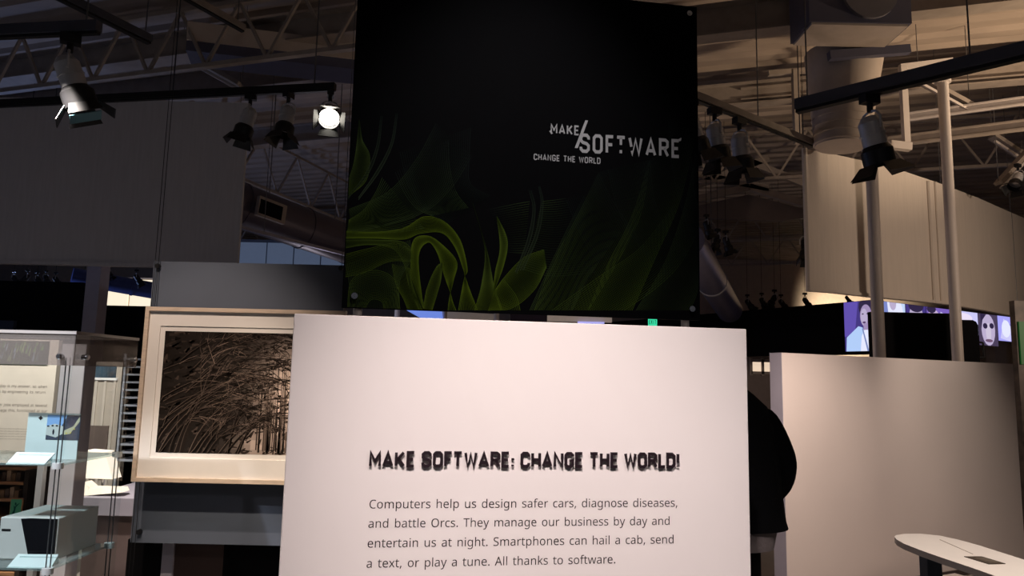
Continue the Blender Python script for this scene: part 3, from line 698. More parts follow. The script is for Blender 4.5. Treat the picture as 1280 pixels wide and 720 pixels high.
# one continuous body (trousers, torso, neck, head)
bj = [(p(0, 0, .95), (.155, .115)), (p(.02, 0, 1.12), (.15, .11)), (p(.02, 0, 1.30), (.165, .11)), (p(.0, 0, 1.42), (.12, .085)), (p(0, .01, 1.50), .055), (p(0, .02, 1.56), .055), (p(0, .03, 1.64), (.075, .095)), (p(0, .03, 1.72), (.068, .085)),
      (p(.10, 0, .86), .088), (p(.12, -.01, .50), .060), (p(.13, .02, .10), .042), (p(.13, -.11, .04), .038), (p(-.10, 0, .86), .088), (p(-.12, -.01, .50), .060), (p(-.13, .02, .10), .042), (p(-.13, -.11, .04), .038)]
be = [(0, 1), (1, 2), (2, 3), (3, 4), (4, 5), (5, 6), (6, 7), (0, 8), (8, 9), (9, 10), (10, 11), (0, 12), (12, 13), (13, 14), (14, 15)]
skinfig('body', bj, be, mat('black_trousers', (.005, .005, .006), .9, spec=.1), root)
# head, hair
hd = [(p(0, .02, 1.53), .05), (p(0, .035, 1.60), (.062, .075)), (p(0, .035, 1.68), (.078, .092)), (p(0, .03, 1.75), (.06, .07)), (p(0, .115, 1.635), .014), (p(.082, .03, 1.64), .016), (p(-.082, .03, 1.64), .016)]
skinfig('head', hd, [(0, 1), (1, 2), (2, 3), (2, 4), (2, 5), (2, 6)], SKIN, root)
hr = [(p(0, -.02, 1.56), (.085, .07)), (p(0, -.01, 1.66), (.108, .105)), (p(0, .01, 1.75), (.09, .10))]
skinfig('hair', hr, [(0, 1), (1, 2)], HAIR, root)
# grey shirt hem under the jacket
mb = MB()


def ringloft(mb, rings, n=28):
    i = len(mb.v)
    for (cx, cy, z, rx, ry) in rings:
        for k in range(n):
            t = 2 * math.pi * k / n; mb.v.append(Vector((pc + cx + rx * math.cos(t), YP + cy + ry * math.sin(t), z)))
    for r in range(len(rings) - 1):
        for k in range(n):
            k2 = (k + 1) % n; mb.f.append((i + r * n + k, i + r * n + k2, i + (r + 1) * n + k2, i + (r + 1) * n + k)); mb.c.append(None)


ringloft(mb, [(.055, 0, .735, .185, .15), (.055, 0, .80, .20, .155), (.05, 0, .95, .19, .15)]); mb.build('shirt_hem', SHIRT, root, smooth=True)
mb = MB(); ringloft(mb, [(.055, 0, .825, .255, .175), (.05, 0, .86, .25, .172), (.04, 0, 1.0, .245, .165), (.035, 0, 1.15, .245, .16), (.02, 0, 1.3, .235, .15), (.01, 0, 1.39, .215, .13), (0, 0, 1.45, .16, .10), (0, .005, 1.50, .095, .08), (0, .01, 1.545, .072, .07)])
mb.build('jacket', JACKET, root, smooth=True)
for s_ in (1, -1):
    aj = [(p(.01 + .165 * s_, 0, 1.385), .074), (p(.02 + .232 * s_, .0, 1.27), .068), (p(.03 + .272 * s_, -.03, 1.13), .062), (p(.03 + .275 * s_, .01, 1.04), .058), (p(.03 + .225 * s_, .06, .95), .048)]
    skinfig('sleeve', aj, [(0, 1), (1, 2), (2, 3), (3, 4)], JACKET, root)
    hj = [(p(.03 + .225 * s_, .06, .94), .030), (p(.04 + .20 * s_, .09, .885), (.036, .020)), (p(.04 + .18 * s_, .10, .86), .012)]
    he = [(0, 1), (1, 2)]
    for q, dx in enumerate((-.024, -.008, .008, .024)):
        b = len(hj); hj += [(p(.035 + .185 * s_ + dx, .10 + q * .002, .862), .009), (p(.03 + .18 * s_ + dx, .11, .835 + .003 * abs(q - 1.5)), .008), (p(.03 + .178 * s_ + dx, .105, .815 + .004 * abs(q - 1.5)), .0075)]; he += [(1, b), (b, b + 1), (b + 1, b + 2)]
    b = len(hj); hj += [(p(.06 + .20 * s_ - .035 * s_, .085, .875), .010), (p(.055 + .20 * s_ - .06 * s_, .085, .85), .009)]; he += [(1, b), (b, b + 1)]
    skinfig('hand', hj, he, SKIN, root, 1)

# ------------------------------------------------------------------ dark partitions and video wall (right background)
VL = 3.0
pA = PZ(874, 393, VL); pB = PZ(1092, 374.5, VL); print('video', pA, pB)
pC = PZ(1272, 397, VL)
azL = math.degrees(math.atan2(pB.x - pA.x, pB.y - pA.y)); azR = math.degrees(math.atan2(pC.x - pB.x, pC.y - pB.y))
V1 = Plane(pA, azL); V2 = Plane(pB, azR)
root = thing('overhead_video_wall', V1.P(2, 2.1), 'black overhead band carrying purple portrait screens behind the curved fabric wall', 'video wall')
zlo = V1.uz(1000, 444)[1]; ue = V1.uz(1055.5, 400)[0]; uB = (pB - V1.o).dot(V1.d)
ul_ = V1.uz(690, 405)[0]
mb = MB(); mb.pbox(V1, ul_, uB, zlo, VL, -.25, -.02); mb.build('black_band', BLACK, root)
mb = MB(); mb.pbox(V2, 0, (pC - pB).length, V2.uz(1272, 423)[1], VL, -.25, -.02); mb.build('black_band', BLACK, root)


def scr(pl, ua, ub, za, zb, polys, name='screen'):
    mb = MB(); mb.pbox(pl, ua, ub, za, zb, -.02, 0); fr = mb.build(name, BLACKM, root)
    mb = MB()
    for k, (col, pts) in enumerate(polys):
        mb.poly([pl.P(ua + (ub - ua) * x, za + (zb - za) * y, .003 + .001 * k) for x, y in pts], col)
    mb.build('screen_picture', SCREEN, fr)


FULL = [(0, 0), (1, 0), (1, 1), (0, 1)]


def ell(cx, cy, rx, ry, n=18): return [(min(max(cx + rx * math.cos(2 * math.pi * k / n), 0), 1), min(max(cy + ry * math.sin(2 * math.pi * k / n), 0), 1)) for k in range(n)]


PU = (.06, .04, .22); LP_ = (.62, .60, .95); WH = (.80, .82, 1.0); SK = (.36, .27, .48); DH = (.03, .02, .06); SM = (.50, .42, .62)
z_t = V1.uz(1075, 376)[1]; z_b = V1.uz(1075, 439)[1]
scr(V1, ue, uB - .02, z_b, VL - .01, [(PU, FULL), ((.12, .08, .42), [(0, .3), (.35, .3), (.5, 1), (0, 1)]), (DH, ell(.78, .88, .26, .22)), (SK, ell(.76, .70, .20, .23)), (SM, ell(.70, .68, .12, .17)), ((.10, .05, .15), ell(.70, .57, .06, .02)), ((.03, .02, .05), ell(.66, .74, .035, .012)), ((.03, .02, .05), ell(.82, .74, .035, .012)),
                                             (SK, [(.66, .36), (.86, .36), (.86, .55), (.68, .55)]), ((.45, .62, .95), [(.05, 0), (.08, .28), (.5, .5), (.64, .47), (.76, .30), (.88, .46), (1, .5), (1, 0)]), (WH, [(.55, 0), (.60, .3), (.70, .42), (.85, .42), (1, .3), (1, 0)]), ((.20, .25, .5), [(.62, .45), (.66, .45), (.84, 0), (.78, 0)])])
L2 = (pC - pB).length
cuts = [V2.uz(x, 395)[0] for x in (1103, 1132, 1158, 1187, 1222, 1246, 1271)]
zq = V2.uz(1272, 423)[1]; zq2 = V2.uz(1222, 431)[1]
pics = [[((.55, .68, .95), FULL), (WH, ell(.5, .75, .4, .4)), (SM, ell(.45, .98, .15, .2)), ((.2, .25, .6), [(0, 0), (.3, 0), (.2, 1), (0, 1)])],
        [(PU, FULL), (SM, ell(.5, .6, .35, .5)), (DH, ell(.5, 1, .38, .2)), (DH, ell(.36, .6, .09, .06)), (DH, ell(.66, .6, .09, .06)), ((.25, .12, .2), ell(.5, .3, .15, .04))],
        [((.20, .12, .5), FULL), ((.6, .45, .7), ell(.3, .6, .3, .35)), (LP_, [(.5, 0), (1, 0), (.9, .8), (.6, .9)]), (DH, ell(.2, .95, .2, .12))],
        [((.10, .06, .16), FULL), (LP_, [(0, .35), (.5, .45), (1, .3), (1, 1), (0, 1)]), ((.85, .75, .95), ell(.45, .8, .35, .15)), (DH, [(.1, .55), (.5, .66), (.9, .5), (.9, .42), (.5, .58), (.1, .45)])],
        [((.07, .05, .10), FULL), (SM, ell(.5, .5, .36, .50)), ((.62, .55, .7), ell(.5, .42, .14, .3)), (DH, ell(.34, .62, .12, .09)), (DH, ell(.68, .64, .12, .09)), ((.16, .09, .16), ell(.5, .16, .2, .05)), (DH, [(.1, 1), (.12, .5), (.2, .8), (.4, .98)])],
        [((.40, .38, .95), FULL), (LP_, [(.1, .1), (.6, 0), (.7, .6), (.3, .9)]), (WH, ell(.4, .5, .22, .35)), ((.1, .1, .5), [(.55, .75), (.7, .5), (.9, .55), (.7, .6)]), ((.55, .35, .5), ell(.82, .78, .13, .2)), ((.03, .02, .1), [(.72, .45), (.95, .4), (.95, .36), (.75, .38)])]]
for k in range(6):
    scr(V2, cuts[k] + .01, cuts[k + 1] - .01, zq + (zq2 - zq) * (1 if k == 4 else .4 if k == 5 else 1), VL - .01, pics[k])
# black partitions standing below the screens
YB = 8.6; BP = Plane((0, YB), 90)
root = thing('black_partition', BP.P(BP.uz(1150, 420)[0], 0), 'matte black partition standing between the two white poles', 'partition')
mb = MB(); mb.pbox(BP, BP.uz(1090, 430)[0], BP.uz(1190, 430)[0], 0, BP.uz(1107, 390)[1], -.08, 0); mb.build('board', BLACK, root); 
mb = MB(); mb.pbox(BP, BP.uz(1092, 430)[0], BP.uz(1188, 430)[0], 0, .06, -.16, .08); mb.build('foot', BLACKM, root)
root = thing('black_cabinet', BP.P(BP.uz(1212, 420)[0], 0), 'tall black rounded case with a side handle right of the right pole', 'case')
ua, ub = BP.uz(1192, 420)[0], BP.uz(1222, 420)[0]; zt = BP.uz(1205, 400)[1]
pts = [BP.P(ua, .1, .02), BP.P(ub, .1, .02), BP.P(ub, zt - .06, .02), BP.P(ub - .02, zt - .02, .02), BP.P(ub - .06, zt, .02), BP.P(ua, zt, .02)]
mb = MB(); mb.prism(pts, (0, .4, 0)); mb.build('case_body', BLACK, root)
mb = MB(); zh = BP.uz(1225, 440)[1]; mb.tube([BP.P(ub, zh + .12, .0), BP.P(ub + .06, zh + .11, .0), BP.P(ub + .065, zh - .06, .0), BP.P(ub, zh - .07, .0)], .012); mb.build('handle', BLACKM, root, smooth=True)
for s_ in (ua + .05, ub - .05):
    mb = MB(); mb.cyl(BP.P(s_, .05, -.2), BP.P(s_ + .04, .05, -.2), .05); mb.build('wheel', BLACKM, root)
# cream door column and green lit panel at the right edge
mb = MB(); x0, x1 = PY(1244, 440, 15).x, PY(1259, 440, 15).x; mb.box(x0, x1, 15, 15.3, 0, 3.2); tag(mb.build('cream_column', DUCTW), 'square cream column under the purple portrait screens at the right', 'column')
x0, x1 = PY(1273, 430, 7.4).x, PY(1330, 430, 7.4).x
root = thing('green_exhibit_panel', ((x0 + x1) / 2, 7.4, 0), 'green lit exhibit panel at the right edge beyond the low white wall', 'panel')
mb = MB(); mb.box(x0 + .02, x1, 7.4, 7.44, 1.76, 2.2); mb.build('lit_face', mat('green_backlight', (.01, .09, .02), .5, emit=(.01, .12, .02), estr=.3), root)
mb = MB(); mb.box(x0 + .0, x1, 7.42, 7.5, 0, 2.42); mb.build('brown_frame', mat('brown_stone', (.10, .075, .06), .5, var=.5, scale=12), root)

# ------------------------------------------------------------------ far middle: lit room behind the person
YW = 16
root = thing('far_lit_doorway', (PY(948, 465, YW).x, YW, 0), 'small lit white framed window wall beside the person in the black jacket', 'window')
xa, xb = PY(925, 465, YW).x, PY(985, 465, YW).x; za, zb2 = PY(948, 482, YW).z, PY(948, 446, YW).z
mb = MB(); mb.box(xa, xb, YW, YW + .1, 0, zb2); mb.build('wall_board', mat('brown_room', (.28, .22, .2)), root)
xs = [PY(x, 460, YW).x for x in (938, 952.5, 967)]; z1, z0 = PY(948, 451, YW).z, PY(948, 466, YW).z
for k in range(2):
    mb = MB(); mb.box(xs[k] + .03, xs[k + 1] - .03, YW - .03, YW, z0, z1); mb.build('pane', mat('lit_pane', (.8, .7, .6), emit=(1, .78, .58), estr=.75), root)
mb = MB()
for xx in xs: mb.box(xx - .03, xx + .03, YW - .06, YW - .0, z0 - .06, z1 + .06)
for zz in (z0, z1): mb.box(xs[0], xs[-1], YW - .06, YW, zz - .03, zz + .03)
mb.build('window_frame', DUCTW, root)

# exit sign on the black band
YE = 14
cE = PY(816, 402.5, YE); root = thing('exit_sign', cE, 'small green lit EXIT sign seen above the white intro panel', 'sign')
pE = Plane((cE.x, YE), 90)
mb = MB(); mb.pbox(pE, -.085, .085, cE.z - .07, cE.z + .07, -.04, 0); mb.build('sign_face', mat('exit_green', (.05, .5, .3), emit=(.05, .85, .45), estr=.8), root)
mb = MB()
EX = [[[(0, 1), (0, 0), (.4, 0)], [(0, 1), (.4, 1)], [(0, .5), (.35, .5)]], [[(0, 0), (.45, 1)], [(0, 1), (.45, 0)]], [[(.2, 0), (.2, 1)]], [[(0, 1), (.5, 1)], [(.25, 0), (.25, 1)]]]
for k, g in enumerate(EX):
    for st in g:
        for q in stroke_poly(st, .16): mb.poly([pE.P(-.07 + k * .036 + pnt.x * .05, cE.z - .035 + pnt.y * .07, .003) for pnt in q])
mb.build('printed_text', mat('exit_dark', (.0, .08, .05)), root)
mb = MB(); mb.cyl((cE.x, YE + .02, cE.z + .07), (cE.x, YE + .02, CEIL), .01, n=8); mb.build('hanger_rod', GREYM, root)

# ------------------------------------------------------------------ left background
YK = 8.6
x0 = (PY(107, 345, YK).x + PY(96, 480, YK).x) / 2 ; x1 = (PY(124, 345, YK).x + PY(114, 480, YK).x) / 2
mb = MB(); mb.box(x0, x1, YK, YK + .2, 0, 3.3); tag(mb.build('square_column', LAV), 'square lavender grey column standing between two black partitions at the left', 'column')
Y1 = 9.0
root = thing('black_partition', (PY(50, 400, Y1).x, Y1, 0), 'black partition with a rounded corner left of the lavender column', 'partition')
xa, xb = PY(-200, 380, Y1).x, PY(107, 380, Y1).x; zt = PY(60, 352, Y1).z
mb = MB(); mb.prism([(xa, Y1, 0), (xb, Y1, 0), (xb, Y1, zt - .05), (xb - .02, Y1, zt - .01), (xb - .06, Y1, zt), (xa, Y1, zt)], (0, .1, 0)); mb.build('board', BLACK, root)
mb = MB(); xz = PY(17, 410, Y1 - .05).x; mb.box(xa, xz, Y1 - .06, Y1, 1.2, PY(10, 401, Y1).z); mb.build('slate_inset', mat('navy_slate', (.03, .04, .07)), root)
root = thing('black_partition', (PY(150, 400, Y1).x, Y1 + .3, 0), 'black partition seen between the lavender column and the framed photograph', 'partition')
xa, xb = PY(105, 380, Y1 + .3).x, PY(230, 380, Y1 + .3).x; zt = PY(150, 382, Y1 + .3).z
mb = MB(); mb.box(xa, xb, Y1 + .3, Y1 + .4, 0, zt); mb.build('board', BLACK, root)
# bright back-lit wall and blue duct
YG = 15
root = thing('backlit_panel', (PY(150, 375, YG).x, YG, PY(150, 384, YG).z), 'bright cream backlit panels glowing under the blue duct at the left', 'light panel')
for xa, xb in ((116, 159), (162, 196)):
    mb = MB(); mb.box(PY(xa, 375, YG).x, PY(xb, 375, YG).x, YG, YG + .05, PY(150, 388, YG).z, PY(150, 364, YG).z + .25); mb.build('lit_panel', mat('cream_backlight', (.8, .7, .5), emit=(1, .86, .62), estr=.95), root)
mb = MB(); mb.box(PY(112, 375, YG).x, PY(200, 375, YG).x, YG + .05, YG + .12, 0, PY(150, 364, YG).z + .3); mb.build('frame', DUCTW, root)
root = thing('blue_air_duct', PY(155, 355, 12), 'blue round air duct above the glowing cream panels at the left', 'duct')
a, b = PY(90, 345, 11.5), PY(235, 371, 12.5); mb = MB(); mb.cyl(a, b, .14, n=24); mb.build('duct_pipe', mat('blue_duct', (.05, .07, .20), .3, .4), root, smooth=True)
for t in (.2, .5, .8):
    c = a.lerp(b, t); d = (b - a).normalized() * .02; mb = MB(); mb.cyl(c - d, c + d, .15, n=24); mb.build('duct_band', mat('blue_duct', (.05, .07, .20)), root, smooth=True)
for t in (.1, .9):
    c = a.lerp(b, t); mb = MB(); mb.cyl(c, Vector((c.x, c.y, CEIL)), .008, n=6); mb.build('hanger_rod', CABLE, root)

# ------------------------------------------------------------------ glass display case (left foreground)
YC0, YC1 = 2.8, 3.25
CX = (PY(90, 418, YC0).x + PY(68, 712, YC0).x) / 2; XL = CX - 1.2
zt = PY(90, 418, YC0).z; zh = PY(90, 457, YC0).z; zs1 = PY(72, 581, YC0).z; zs2 = PY(62, 713, YC0).z
root = thing('glass_display_case', ((CX + XL) / 2, (YC0 + YC1) / 2, 0), 'tall glass display case with cable-hung shelves and a smoked header at the left edge', 'display case')
mb = MB(); mb.box(XL, CX, YC0, YC0 + .006, .12, zt - .004); mb.build('front_pane', GLASS, root)
mb = MB(); mb.box(CX - .006, CX, YC0 + .008, YC1, .12, zt - .004); mb.build('side_pane', GLASS, root)
mb = MB(); mb.box(XL, CX + .012, YC0 - .012, YC0 - .004, zh, zt); mb.build('front_header', FROST, root)
mb = MB(); mb.box(CX + .004, CX + .012, YC0 - .004, YC1 + .01, zh, zt); mb.build('side_header', FROST, root)
mb = MB(); mb.box(XL, CX + .016, YC0 - .016, YC1 + .01, zt, zt + .012); mb.build('top_panel', mat('grey_top', (.40, .36, .35), .5), root)
mb = MB(); mb.box(XL, CX + .0, YC0, YC1, 0, .12); mb.build('base', BLACK, root)
for k, zz in enumerate((zs1, zs2)):
    mb = MB(); mb.box(XL, CX - .02, YC0 + .02, YC1 - .01, zz - .008, zz); mb.build('glass_shelf', GLASSEDGE, root)
for (yy) in (YC0 + .012, YC1 - .02):
    for dx in (-.03, -.014):
        mb = MB(); mb.cyl((CX + dx, yy, .12), (CX + dx, yy, zh + .03), .0024, n=8); mb.build('cable', CABLE, root, smooth=True)
    for zz in (zs1, zs2):
        mb = MB(); mb.cyl((CX - .022, yy, zz - .016), (CX - .022, yy, zz + .006), .02, n=18); mb.build('shelf_clamp', mat('satin_clamp', (.75, .77, .78), .35, .2), root, smooth=True)
for a in ((PY(80, 445, YC0).x, YC0 - .012, (0, -1, 0)), (CX + .012, YC0 + .045, (1, 0, 0)), (CX + .012, YC1 - .04, (1, 0, 0))):
    c = Vector((a[0], a[1], PY(90, 446, YC0).z)); mb = MB(); mb.cyl(c, c + Vector(a[2]) * .02, .010, n=16); mb.cyl(c + Vector(a[2]) * .02, c + Vector(a[2]) * .026, .012, .008, n=16); mb.build('knob', STEEL, root, smooth=True)

# white device on the lower shelf
zt2 = zs2 + .001
gx0, gx1 = PY(9, 690, 3.0).x, PY(81, 690, 3.0).x
gy0, gy1 = YC0 + .14, YC1 - .03; gz = PY(84, 648, gy0).z
root = thing('white_device', ((gx0 + gx1) / 2, (gy0 + gy1) / 2, zt2), 'white boxy device with a slanted black front on the lower glass shelf', 'device')
DW = mat('off_white_plastic', (.52, .54, .54), .4, var=.02)
mb = MB(); mb.box(gx0, gx1, gy0, gy1, zt2, gz); mb.build('case_body', DW, root, bevel=.004)
w_ = gx1 - gx0; h_ = gz - zt2
mb = MB(); mb.prism([(gx0 + w_ * .36, gy0 - .004, gz - .004), (gx0 + w_ * .52, gy0 - .004, gz - .002), (gx1 - .004, gy0 - .004, gz - .003), (gx1 - .004, gy0 - .004, zt2 + .004), (gx0 + w_ * .56, gy0 - .004, zt2 + .004)], (0, .006, 0)); mb.build('black_front', mat('gloss_black', (.006, .006, .008), .15), root)
mb = MB(); mb.box(gx0 + .01, gx0 + .045, gy0 - .002, gy0 + .002, gz - .052, gz - .045); mb.build('slot', BLACKM, root)


def card(name, pts, yb, yf, label, m, thick=.004):
    """label holder lying tilted on a shelf: pts = px corners near-left, near-right, far-right, far-left"""
    a, b = PY(*pts[0], yf), PY(*pts[1], yf); c, d = PY(*pts[2], yb), PY(*pts[3], yb)
    root = thing(name, (a + c) / 2, label, 'label')
    nn = (b - a).cross(d - a).normalized()
    mb = MB(); mb.prism([a, b, c, d], -nn * thick); mb.build('card_face', m, root)
    zb_ = min(a.z, b.z) - .012
    return root, a, b, c, d


CARDW = mat('white_card', (.88, .90, .92), .6, var=.02)
CARDB = mat('pale_blue_card', (.55, .66, .68), .6, var=.03)
for nm, pts, lb, m, zs in (('label_card', ((7, 580), (55, 580.5), (69, 566), (21, 565)), 'blank white label card tilted at the front of the upper glass shelf', CARDW, zs1), ('label_card', ((8, 709.5), (63, 710.5), (73, 693), (23, 692.5)), 'pale grey label card tilted at the front of the lower glass shelf', CARDB, zs2)):
    r_, a, b, c, d = card(nm, pts, YC0 + .11, YC0 + .035, lb, m)
    mb = MB(); mb.box(a.x + .01, b.x - .01, YC0 + .09, YC0 + .10, zs + .001, c.z - .006); mb.build('support', GLASSEDGE, r_)
# pale blue picture card standing on the upper shelf
ys = YC0 + .16
SC = Plane((0, ys), 90); a, zz1 = SC.uz(42, 516); b, _ = SC.uz(103, 517); zz0 = zs1 + .001
root = thing('picture_card', SC.P((a + b) / 2, zz0), 'pale blue card with a small blue and dark picture standing on the upper glass shelf', 'card')
a -= .02
mb = MB(); mb.pbox(SC, a, b - .008, zz0, zz1, -.006, 0); mb.build('card_face', CARDB, root)
mb = MB(); q = [SC.uz(60, 518.5), SC.uz(98.5, 550.5)]; x0, x1, z1, z0 = q[0][0], q[1][0], q[0][1], q[1][1]
for k, (col, pts) in enumerate([((.05, .06, .09), FULL), ((.20, .36, .65), [(0, .5), (.45, .55), (.6, 1), (0, 1)]), ((.45, .50, .50), [(.0, .2), (.3, .1), (.5, .25), (.5, .55), (.25, .65), (0, .55)]), ((.02, .03, .06), ell(.78, .78, .2, .18)), ((.42, .42, .30), [(.5, .2), (.72, .25), (.98, .75), (.98, .98), (.8, .55), (.55, .4)]),
                                  ((.02, .02, .03), ell(.22, .32, .03, .12, 8)), ((.02, .02, .03), ell(.05, .55, .04, .03, 8)), ((.02, .02, .03), ell(.18, .57, .04, .03, 8)), ((.02, .02, .03), ell(.31, .57, .04, .03, 8)), ((.5, .45, .1), ell(.62, .28, .03, .03, 6)), ((.5, .45, .1), ell(.74, .30, .03, .03, 6)), ((.5, .45, .1), ell(.84, .45, .03, .03, 6))]):
    mb.poly([SC.P(x0 + (x1 - x0) * x, z0 + (z1 - z0) * y, .001 + .0002 * k) for x, y in pts], col)
mb.build('printed_picture', PRINT, root)
mb = MB(); c = SC.uz(51, 522.5); mb.poly([SC.P(c[0] + .006 * math.cos(t) * (1 if k % 2 else 1.6), c[1] + .006 * math.sin(t) * (1 if k % 2 else 1.6), .001) for k, t in enumerate([math.pi / 4 * k for k in range(8)])]); mb.build('printed_emblem', INK, root)
mb = MB(); c = SC.uz(59, 569); text_mesh(mb, 'We', lambda u, z: SC.P(u, z, .001), c[0], c[1], .022, .022); mb.build('printed_text', INK, root)

# ------------------------------------------------------------------ exhibits behind the glass case
YX = 4.9
root = thing('exhibit_text_panel', (PY(20, 520, YX).x, YX, 0), 'cream exhibit text panel with a green picture strip behind the glass case', 'panel')
TP = Plane((0, YX), 90); ua, ub = TP.uz(-120, 500)[0], (TP.uz(70, 470)[0] + TP.uz(60, 560)[0]) / 2; z1, zmid, z0 = TP.uz(20, 424)[1], TP.uz(20, 456)[1], TP.uz(20, 576)[1]
mb = MB(); mb.pbox(TP, ua, ub, z0, z1, -.04, 0); mb.build('board', mat('cream_board', (.72, .67, .60), .7, var=.04), root)
for uu in (ua + .1, ub - .06):
    mb = MB(); mb.pbox(TP, uu, uu + .04, 0, z0, -.04, 0); mb.build('leg', GREYM, root)
mb = MB(); rr = random.Random(5); mb.pbox(TP, ua, ub - .06, zmid, z1 - .01, .0, .002)
mb.c = [(.03, .05, .02)] * len(mb.c)
for k in range(160):
    u = rr.uniform(ua, ub - .1); w = rr.uniform(.004, .02); za = rr.uniform(zmid, z1 - .03); col = rr.choice(((.12, .25, .05), (.25, .35, .12), (.05, .10, .03), (.2, .28, .35)))
    mb.poly([TP.P(u, za, .0025 + .00001 * k), TP.P(u + w, za, .0025 + .00001 * k), TP.P(u + w * .6 + .01, min(za + rr.uniform(.03, .12), z1 - .012), .0025 + .00001 * k)], col)
mb.build('printed_picture', PRINT, root)
mb = MB(); GREYINK = mat('grey_ink', (.2, .17, .15))
for k, (t, y) in enumerate((('that day is my answer. so when', 485), ('tion is by engineering its return', 492), ('other jobs employed at several', 508.5), ('as image this, functioned at our', 515.5))):
    u1, z = TP.uz(59 if k != 1 else 57, y); kx = .036; text_mesh(mb, t, lambda u, zz: TP.P(u, zz, .001), u1 - text_width(t) * kx, z, kx, kx)
for k in range(5):
    t = 'small print about this exhibit and its story told'; u1, z = TP.uz(40, 537 + k * 3.2); text_mesh(mb, t, lambda u, zz: TP.P(u, zz, .001), u1 - text_width(t) * .014, z, .014, .014)
mb.build('printed_text', GREYINK, root)

# square pillar between panel and lamp room
YQ = 4.5; x0 = (PY(75, 470, YQ).x + PY(62, 590, YQ).x) / 2; x1 = (PY(103, 470, YQ).x + PY(94, 590, YQ).x) / 2
root = thing('display_pillar', ((x0 + x1) / 2, YQ, 0), 'square white pillar with a lavender side behind the glass case', 'pillar')
zp = PY(90, 430, YQ).z
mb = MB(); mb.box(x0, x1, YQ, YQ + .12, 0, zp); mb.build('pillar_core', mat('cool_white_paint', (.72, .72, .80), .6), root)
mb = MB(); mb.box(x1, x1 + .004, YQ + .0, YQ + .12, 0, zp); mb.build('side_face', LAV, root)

# wooden shelf scene
YD = 5.1; root = thing('wooden_shelf_unit', (PY(20, 640, YD).x, YD, 0), 'dim brown wooden shelf unit low behind the glass case', 'shelf')
WD = mat('brown_wood', (.42, .21, .10), .6, var=.3, scale=5, stretch=(1, 1, 6)); WDK = mat('dark_wood', (.03, .018, .012), .7)
xa, xb = PY(-90, 640, YD).x, PY(57, 640, YD).x; zz = PY(20, 584, YD).z
mb = MB(); mb.box(xa, xb, YD + .4, YD + .43, 0, zz); mb.build('back_board', WDK, root)
for x in (xa, PY(26, 640, YD).x, xb - .03):
    mb = MB(); mb.box(x, x + .03, YD, YD + .4, 0, zz - .02); mb.build('upright', WDK if x != xa else WD, root)
for z in (zz - .02, PY(20, 606, YD).z, PY(20, 627, YD).z, PY(20, 650, YD).z, .1):
    mb = MB(); mb.box(xa, PY(26, 640, YD).x, YD - .005, YD + .4, z, z + .02); mb.build('shelf', WD, root)
mb = MB(); mb.box(xa, xb, YD, YD + .4, PY(20, 690, YD).z - .05, PY(20, 690, YD).z); mb.build('shelf', mat('pale_counter', (.55, .48, .42)), root)
gr = 'small boxes on the brown shelf unit'
bz = [PY(20, 627, YD).z + .021, PY(20, 606, YD).z + .021]
for k in range(8):
    x = PY(2 + (k % 4) * 6, 600, YD).x; z = bz[k // 4]; hh = .05 + .02 * ((k * 7) % 3) / 2
    mb = MB(); mb.box(x - .014, x + .014, YD + .02, YD + .08, z, z + hh)
    tag(mb.build('small_box', mat('box_tone_%d' % (k % 3), ((.35, .2, .1), (.12, .07, .05), (.45, .32, .22))[k % 3])), 'tiny brown box on the dim wooden shelf unit behind the glass case', 'box', gr)
# green poster leaning on the shelf
q0, q1 = PY(11, 647, YD - .03), PY(29, 623, YD - .03); PG = Plane((q0.x, YD - .03), 90)
root = thing('green_picture', q0, 'small green framed picture of a leaping figure low behind the glass case', 'picture')
ww, hh = q1.x - q0.x, q1.z - q0.z
mb = MB(); mb.pbox(PG, 0, ww, q0.z - .02, q1.z, -.01, 0); mb.build('frame', WD, root)
mb = MB()
for k, (col, pts) in enumerate([((.10, .42, .25), [(.05, .05), (.92, .05), (.92, .95), (.05, .95)]), ((.5, .6, .35), [(.1, .05), (.5, .2), (.9, .05)]), ((.01, .10, .08), [(.3, .2), (.45, .35), (.5, .6), (.8, .8), (.55, .72), (.4, .62), (.3, .7), (.35, .5), (.2, .3)]), ((.01, .1, .08), ell(.45, .75, .07, .07, 10))]):
    mb.poly([PG.P(ww * x, q0.z - .02 + (hh + .02) * y, .001 + .0003 * k) for x, y in pts], col)
mb.build('printed_picture', PRINT, root)

# counter and white sloping signs
YT = 5.0
root = thing('grey_counter', (PY(135, 640, YT).x, YT + .3, 0), 'lavender grey counter over a brown base seen through the glass case', 'counter')
xa, xb = PY(100, 630, YT).x, PY(185, 630, YT).x; z1, z0 = PY(130, 622, YT).z, PY(130, 645, YT).z
mb = MB(); mb.box(xa, xb, YT, YT + .7, z0, z1); mb.build('worktop', LAV, root, bevel=.004)
mb = MB(); mb.box(xa + .02, xb, YT + .04, YT + .68, 0, z0); mb.build('base', mat('counter_brown', (.12, .085, .08)), root)
mb = MB(); zk = z1 + .001
sg = [PY(106, 563, YT + .2), PY(131, 565, YT + .2), PY(140.5, 599, YT + .2), PY(106, 598, YT + .2)]
root = thing('white_lamp_shade', (sg[0] + sg[2]) / 2, 'bright white tapered shade standing on the lavender grey counter', 'lamp')
mb.prism(sg, (0, .12, 0)); mb.build('shade', mat('lit_shade', (.85, .78, .7), emit=(1, .88, .75), estr=.62), root)
c = (sg[2] + sg[3]) / 2; mb = MB(); mb.cyl((c.x, YT + .26, zk), (c.x, YT + .26, c.z), .01, n=10); mb.build('stem', STEEL, root)
sg = [PY(104, 606, YT + .1), PY(112, 613, YT + .1), PY(150, 614, YT + .1), PY(152, 619, YT + .05), PY(104, 623, YT + .05)]
zc_ = min(p.z for p in sg)
